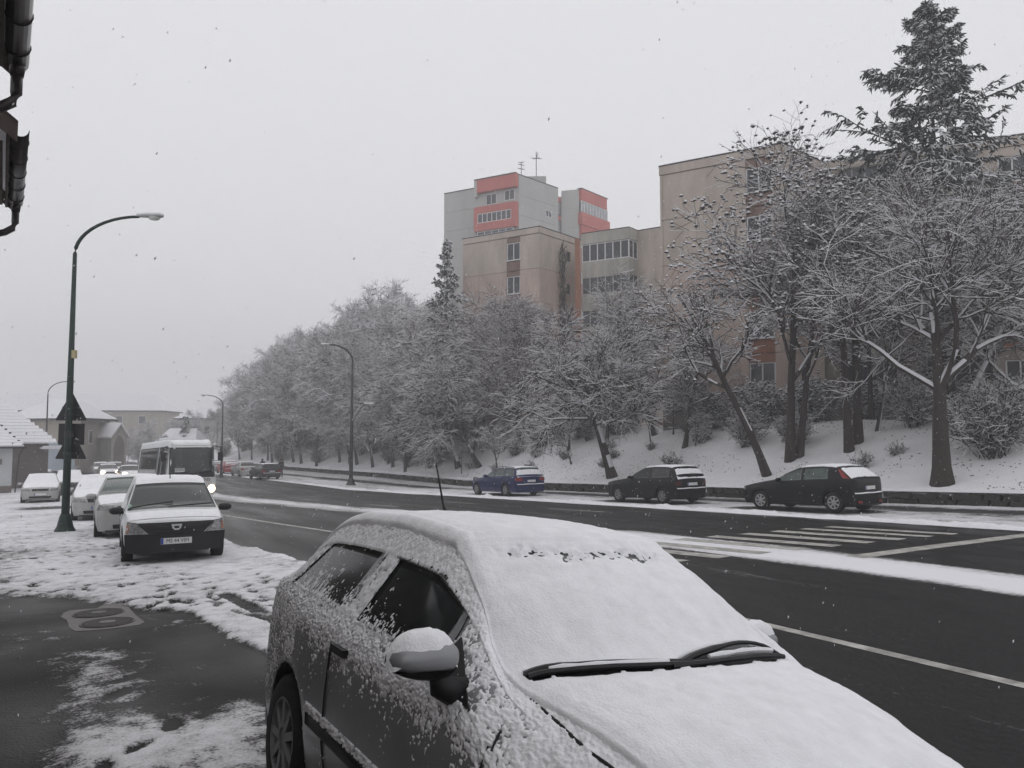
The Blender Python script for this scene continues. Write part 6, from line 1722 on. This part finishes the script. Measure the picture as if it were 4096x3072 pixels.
# ------------------------------------------------------------------ two pedestrians
SKIN = mat("skin", (.42, .27, .21), .6); COAT = mat("dark winter coat", (.025, .025, .03), .85, var=.3, vscale=8); TROUS = mat("dark trousers", (.03, .03, .04), .9, var=.2); HAIR = mat("dark hair", (.02, .016, .013), .8)
def person(x, y, rz, label, coat=COAT):
    J = {'pelvis': (0, 0, .95), 'chest': (0, 0, 1.28), 'neck': (0, .01, 1.48), 'head': (0, .03, 1.60), 'crown': (0, .02, 1.70), 'sl': (-.18, 0, 1.42), 'el': (-.25, .03, 1.14), 'hl': (-.22, .16, .98), 'sr': (.18, 0, 1.42), 'er': (.25, .02, 1.14), 'hr': (.23, .13, .93), 'kl': (-.10, .05, .50), 'al': (-.10, -.03, .09), 'tl': (-.10, .13, .04), 'kr': (.10, .0, .50), 'ar': (.11, -.06, .09), 'tr': (.11, .10, .04)}
    rad = {'pelvis': .165, 'chest': .18, 'neck': .065, 'head': .095, 'crown': .075, 'sl': .085, 'el': .062, 'hl': .045, 'sr': .085, 'er': .062, 'hr': .045, 'kl': .075, 'al': .052, 'tl': .045, 'kr': .075, 'ar': .052, 'tr': .045}
    E = [('pelvis', 'chest'), ('chest', 'neck'), ('neck', 'head'), ('head', 'crown'), ('chest', 'sl'), ('sl', 'el'), ('el', 'hl'), ('chest', 'sr'), ('sr', 'er'), ('er', 'hr'), ('pelvis', 'kl'), ('kl', 'al'), ('al', 'tl'), ('pelvis', 'kr'), ('kr', 'ar'), ('ar', 'tr')]
    names = list(J)
    me = bpy.data.meshes.new("body"); me.from_pydata([J[n] for n in names], [(names.index(a), names.index(b)) for a, b in E], []); me.update()
    o = bpy.data.objects.new("body", me); COL.objects.link(o)
    sk = o.modifiers.new("skin", 'SKIN')
    for i, n in enumerate(names):
        me.skin_vertices[0].data[i].radius = (rad[n], rad[n] * (.72 if n in ('chest', 'pelvis') else 1)); me.skin_vertices[0].data[i].use_root = (n == 'pelvis')
    sub = o.modifiers.new("sub", 'SUBSURF'); sub.levels = 2; sub.render_levels = 2
    dg = bpy.context.evaluated_depsgraph_get(); dg.update()
    m2 = bpy.data.meshes.new_from_object(o.evaluated_get(dg)); bpy.data.objects.remove(o)
    m2.materials.clear()
    for q in (TROUS, coat, SKIN): m2.materials.append(q)
    for p in m2.polygons:
        c = p.center; p.use_smooth = True
        p.material_index = 2 if c.z > 1.50 else (0 if c.z < .80 and abs(c.x) < .19 else (2 if (c.z < 1.0 and abs(c.x) > .2 and c.y > .10) else 1))
    r = empty("person", (x, y, float(base(y)) - .05), rz, label, "person")
    link(bpy.data.objects.new("body", m2), r)
    MB().lathe([(.06, -.02), (.108, .0), (.118, .05), (.10, .11), (.05, .145), (.004, .15)], 14, None, (0, .01, 1.60)).obj("cap", HAIR, r, True)
    B = MB(); B.lathe([(.19, .74), (.21, .80), (.20, 1.0), (.19, 1.1)], 14); cb = B.obj("coat_hem", coat, r, True); cb.scale = (1, .8, 1)
    return r
person(15.0, 75.4, R(150), "person in dark coat standing at the estate car's right side")
person(13.9, 79.0, R(20), "person in dark clothes behind the estate car, mostly hidden")

# ------------------------------------------------------------------ falling snow and air
g = np.random.RandomState(5)
n = 32000
P = np.stack([g.uniform(-7, 30, n), g.uniform(-1, 42, n), g.uniform(-1.2, 15, n)], -1)
P = P[np.linalg.norm(P - np.array([0, 0, 1.7]), axis=1) > 6.0]
P = P[P[:, 2] > G(P[:, 0], P[:, 1]) + .05]
inside = (np.abs(P[:, 0] - 1.6) < .95) & (P[:, 1] > .6) & (P[:, 1] < 4.9) & (P[:, 2] < 1.5)
P = P[~inside]
n = len(P)
sz = .0038 + .0042 * g.rand(n, 1, 1) ** 2
d = nrm(np.stack([.30 + g.normal(0, .12, n), g.normal(0, .12, n), np.full(n, 1.0)], -1))
a = nrm(np.cross(d, np.array([0.3, 1, .1]))); b = np.cross(d, a)
V = np.stack([P + a * sz[:, 0], P + b * sz[:, 0], P - a * sz[:, 0], P - b * sz[:, 0], P + d * sz[:, 0] * 2.3, P - d * sz[:, 0] * 2.3], 1)
j = np.arange(4); tri = np.concatenate([np.stack([j, (j + 1) % 4, np.full(4, 4)], -1), np.stack([(j + 1) % 4, j, np.full(4, 5)], -1)])
F = (np.arange(n)[:, None, None] * 6 + tri[None]).reshape(-1, 3)
fl = mk("falling_snow", V.reshape(-1, 3), F, mat("snowflake", (.85, .85, .87), .9))
tag(fl, "snowflakes drifting down through the air", kind="stuff")

hz = MB(); hz.box((20, 180, 26), (1100, 860, 66)); hz = hz.obj("haze", None)
hm = bpy.data.materials.new("winter haze"); hm.use_nodes = True
hn = hm.node_tree.nodes; hn.clear()
ho = hn.new("ShaderNodeOutputMaterial"); hv = hn.new("ShaderNodeVolumePrincipled")
hv.inputs["Color"].default_value = (.82, .82, .835, 1); hv.inputs["Density"].default_value = .0028; hv.inputs["Anisotropy"].default_value = .0
hm.node_tree.links.new(hv.outputs[0], ho.inputs["Volume"])
hz.data.materials.append(hm)
tag(hz, "pale snowy haze filling the air", kind="stuff")
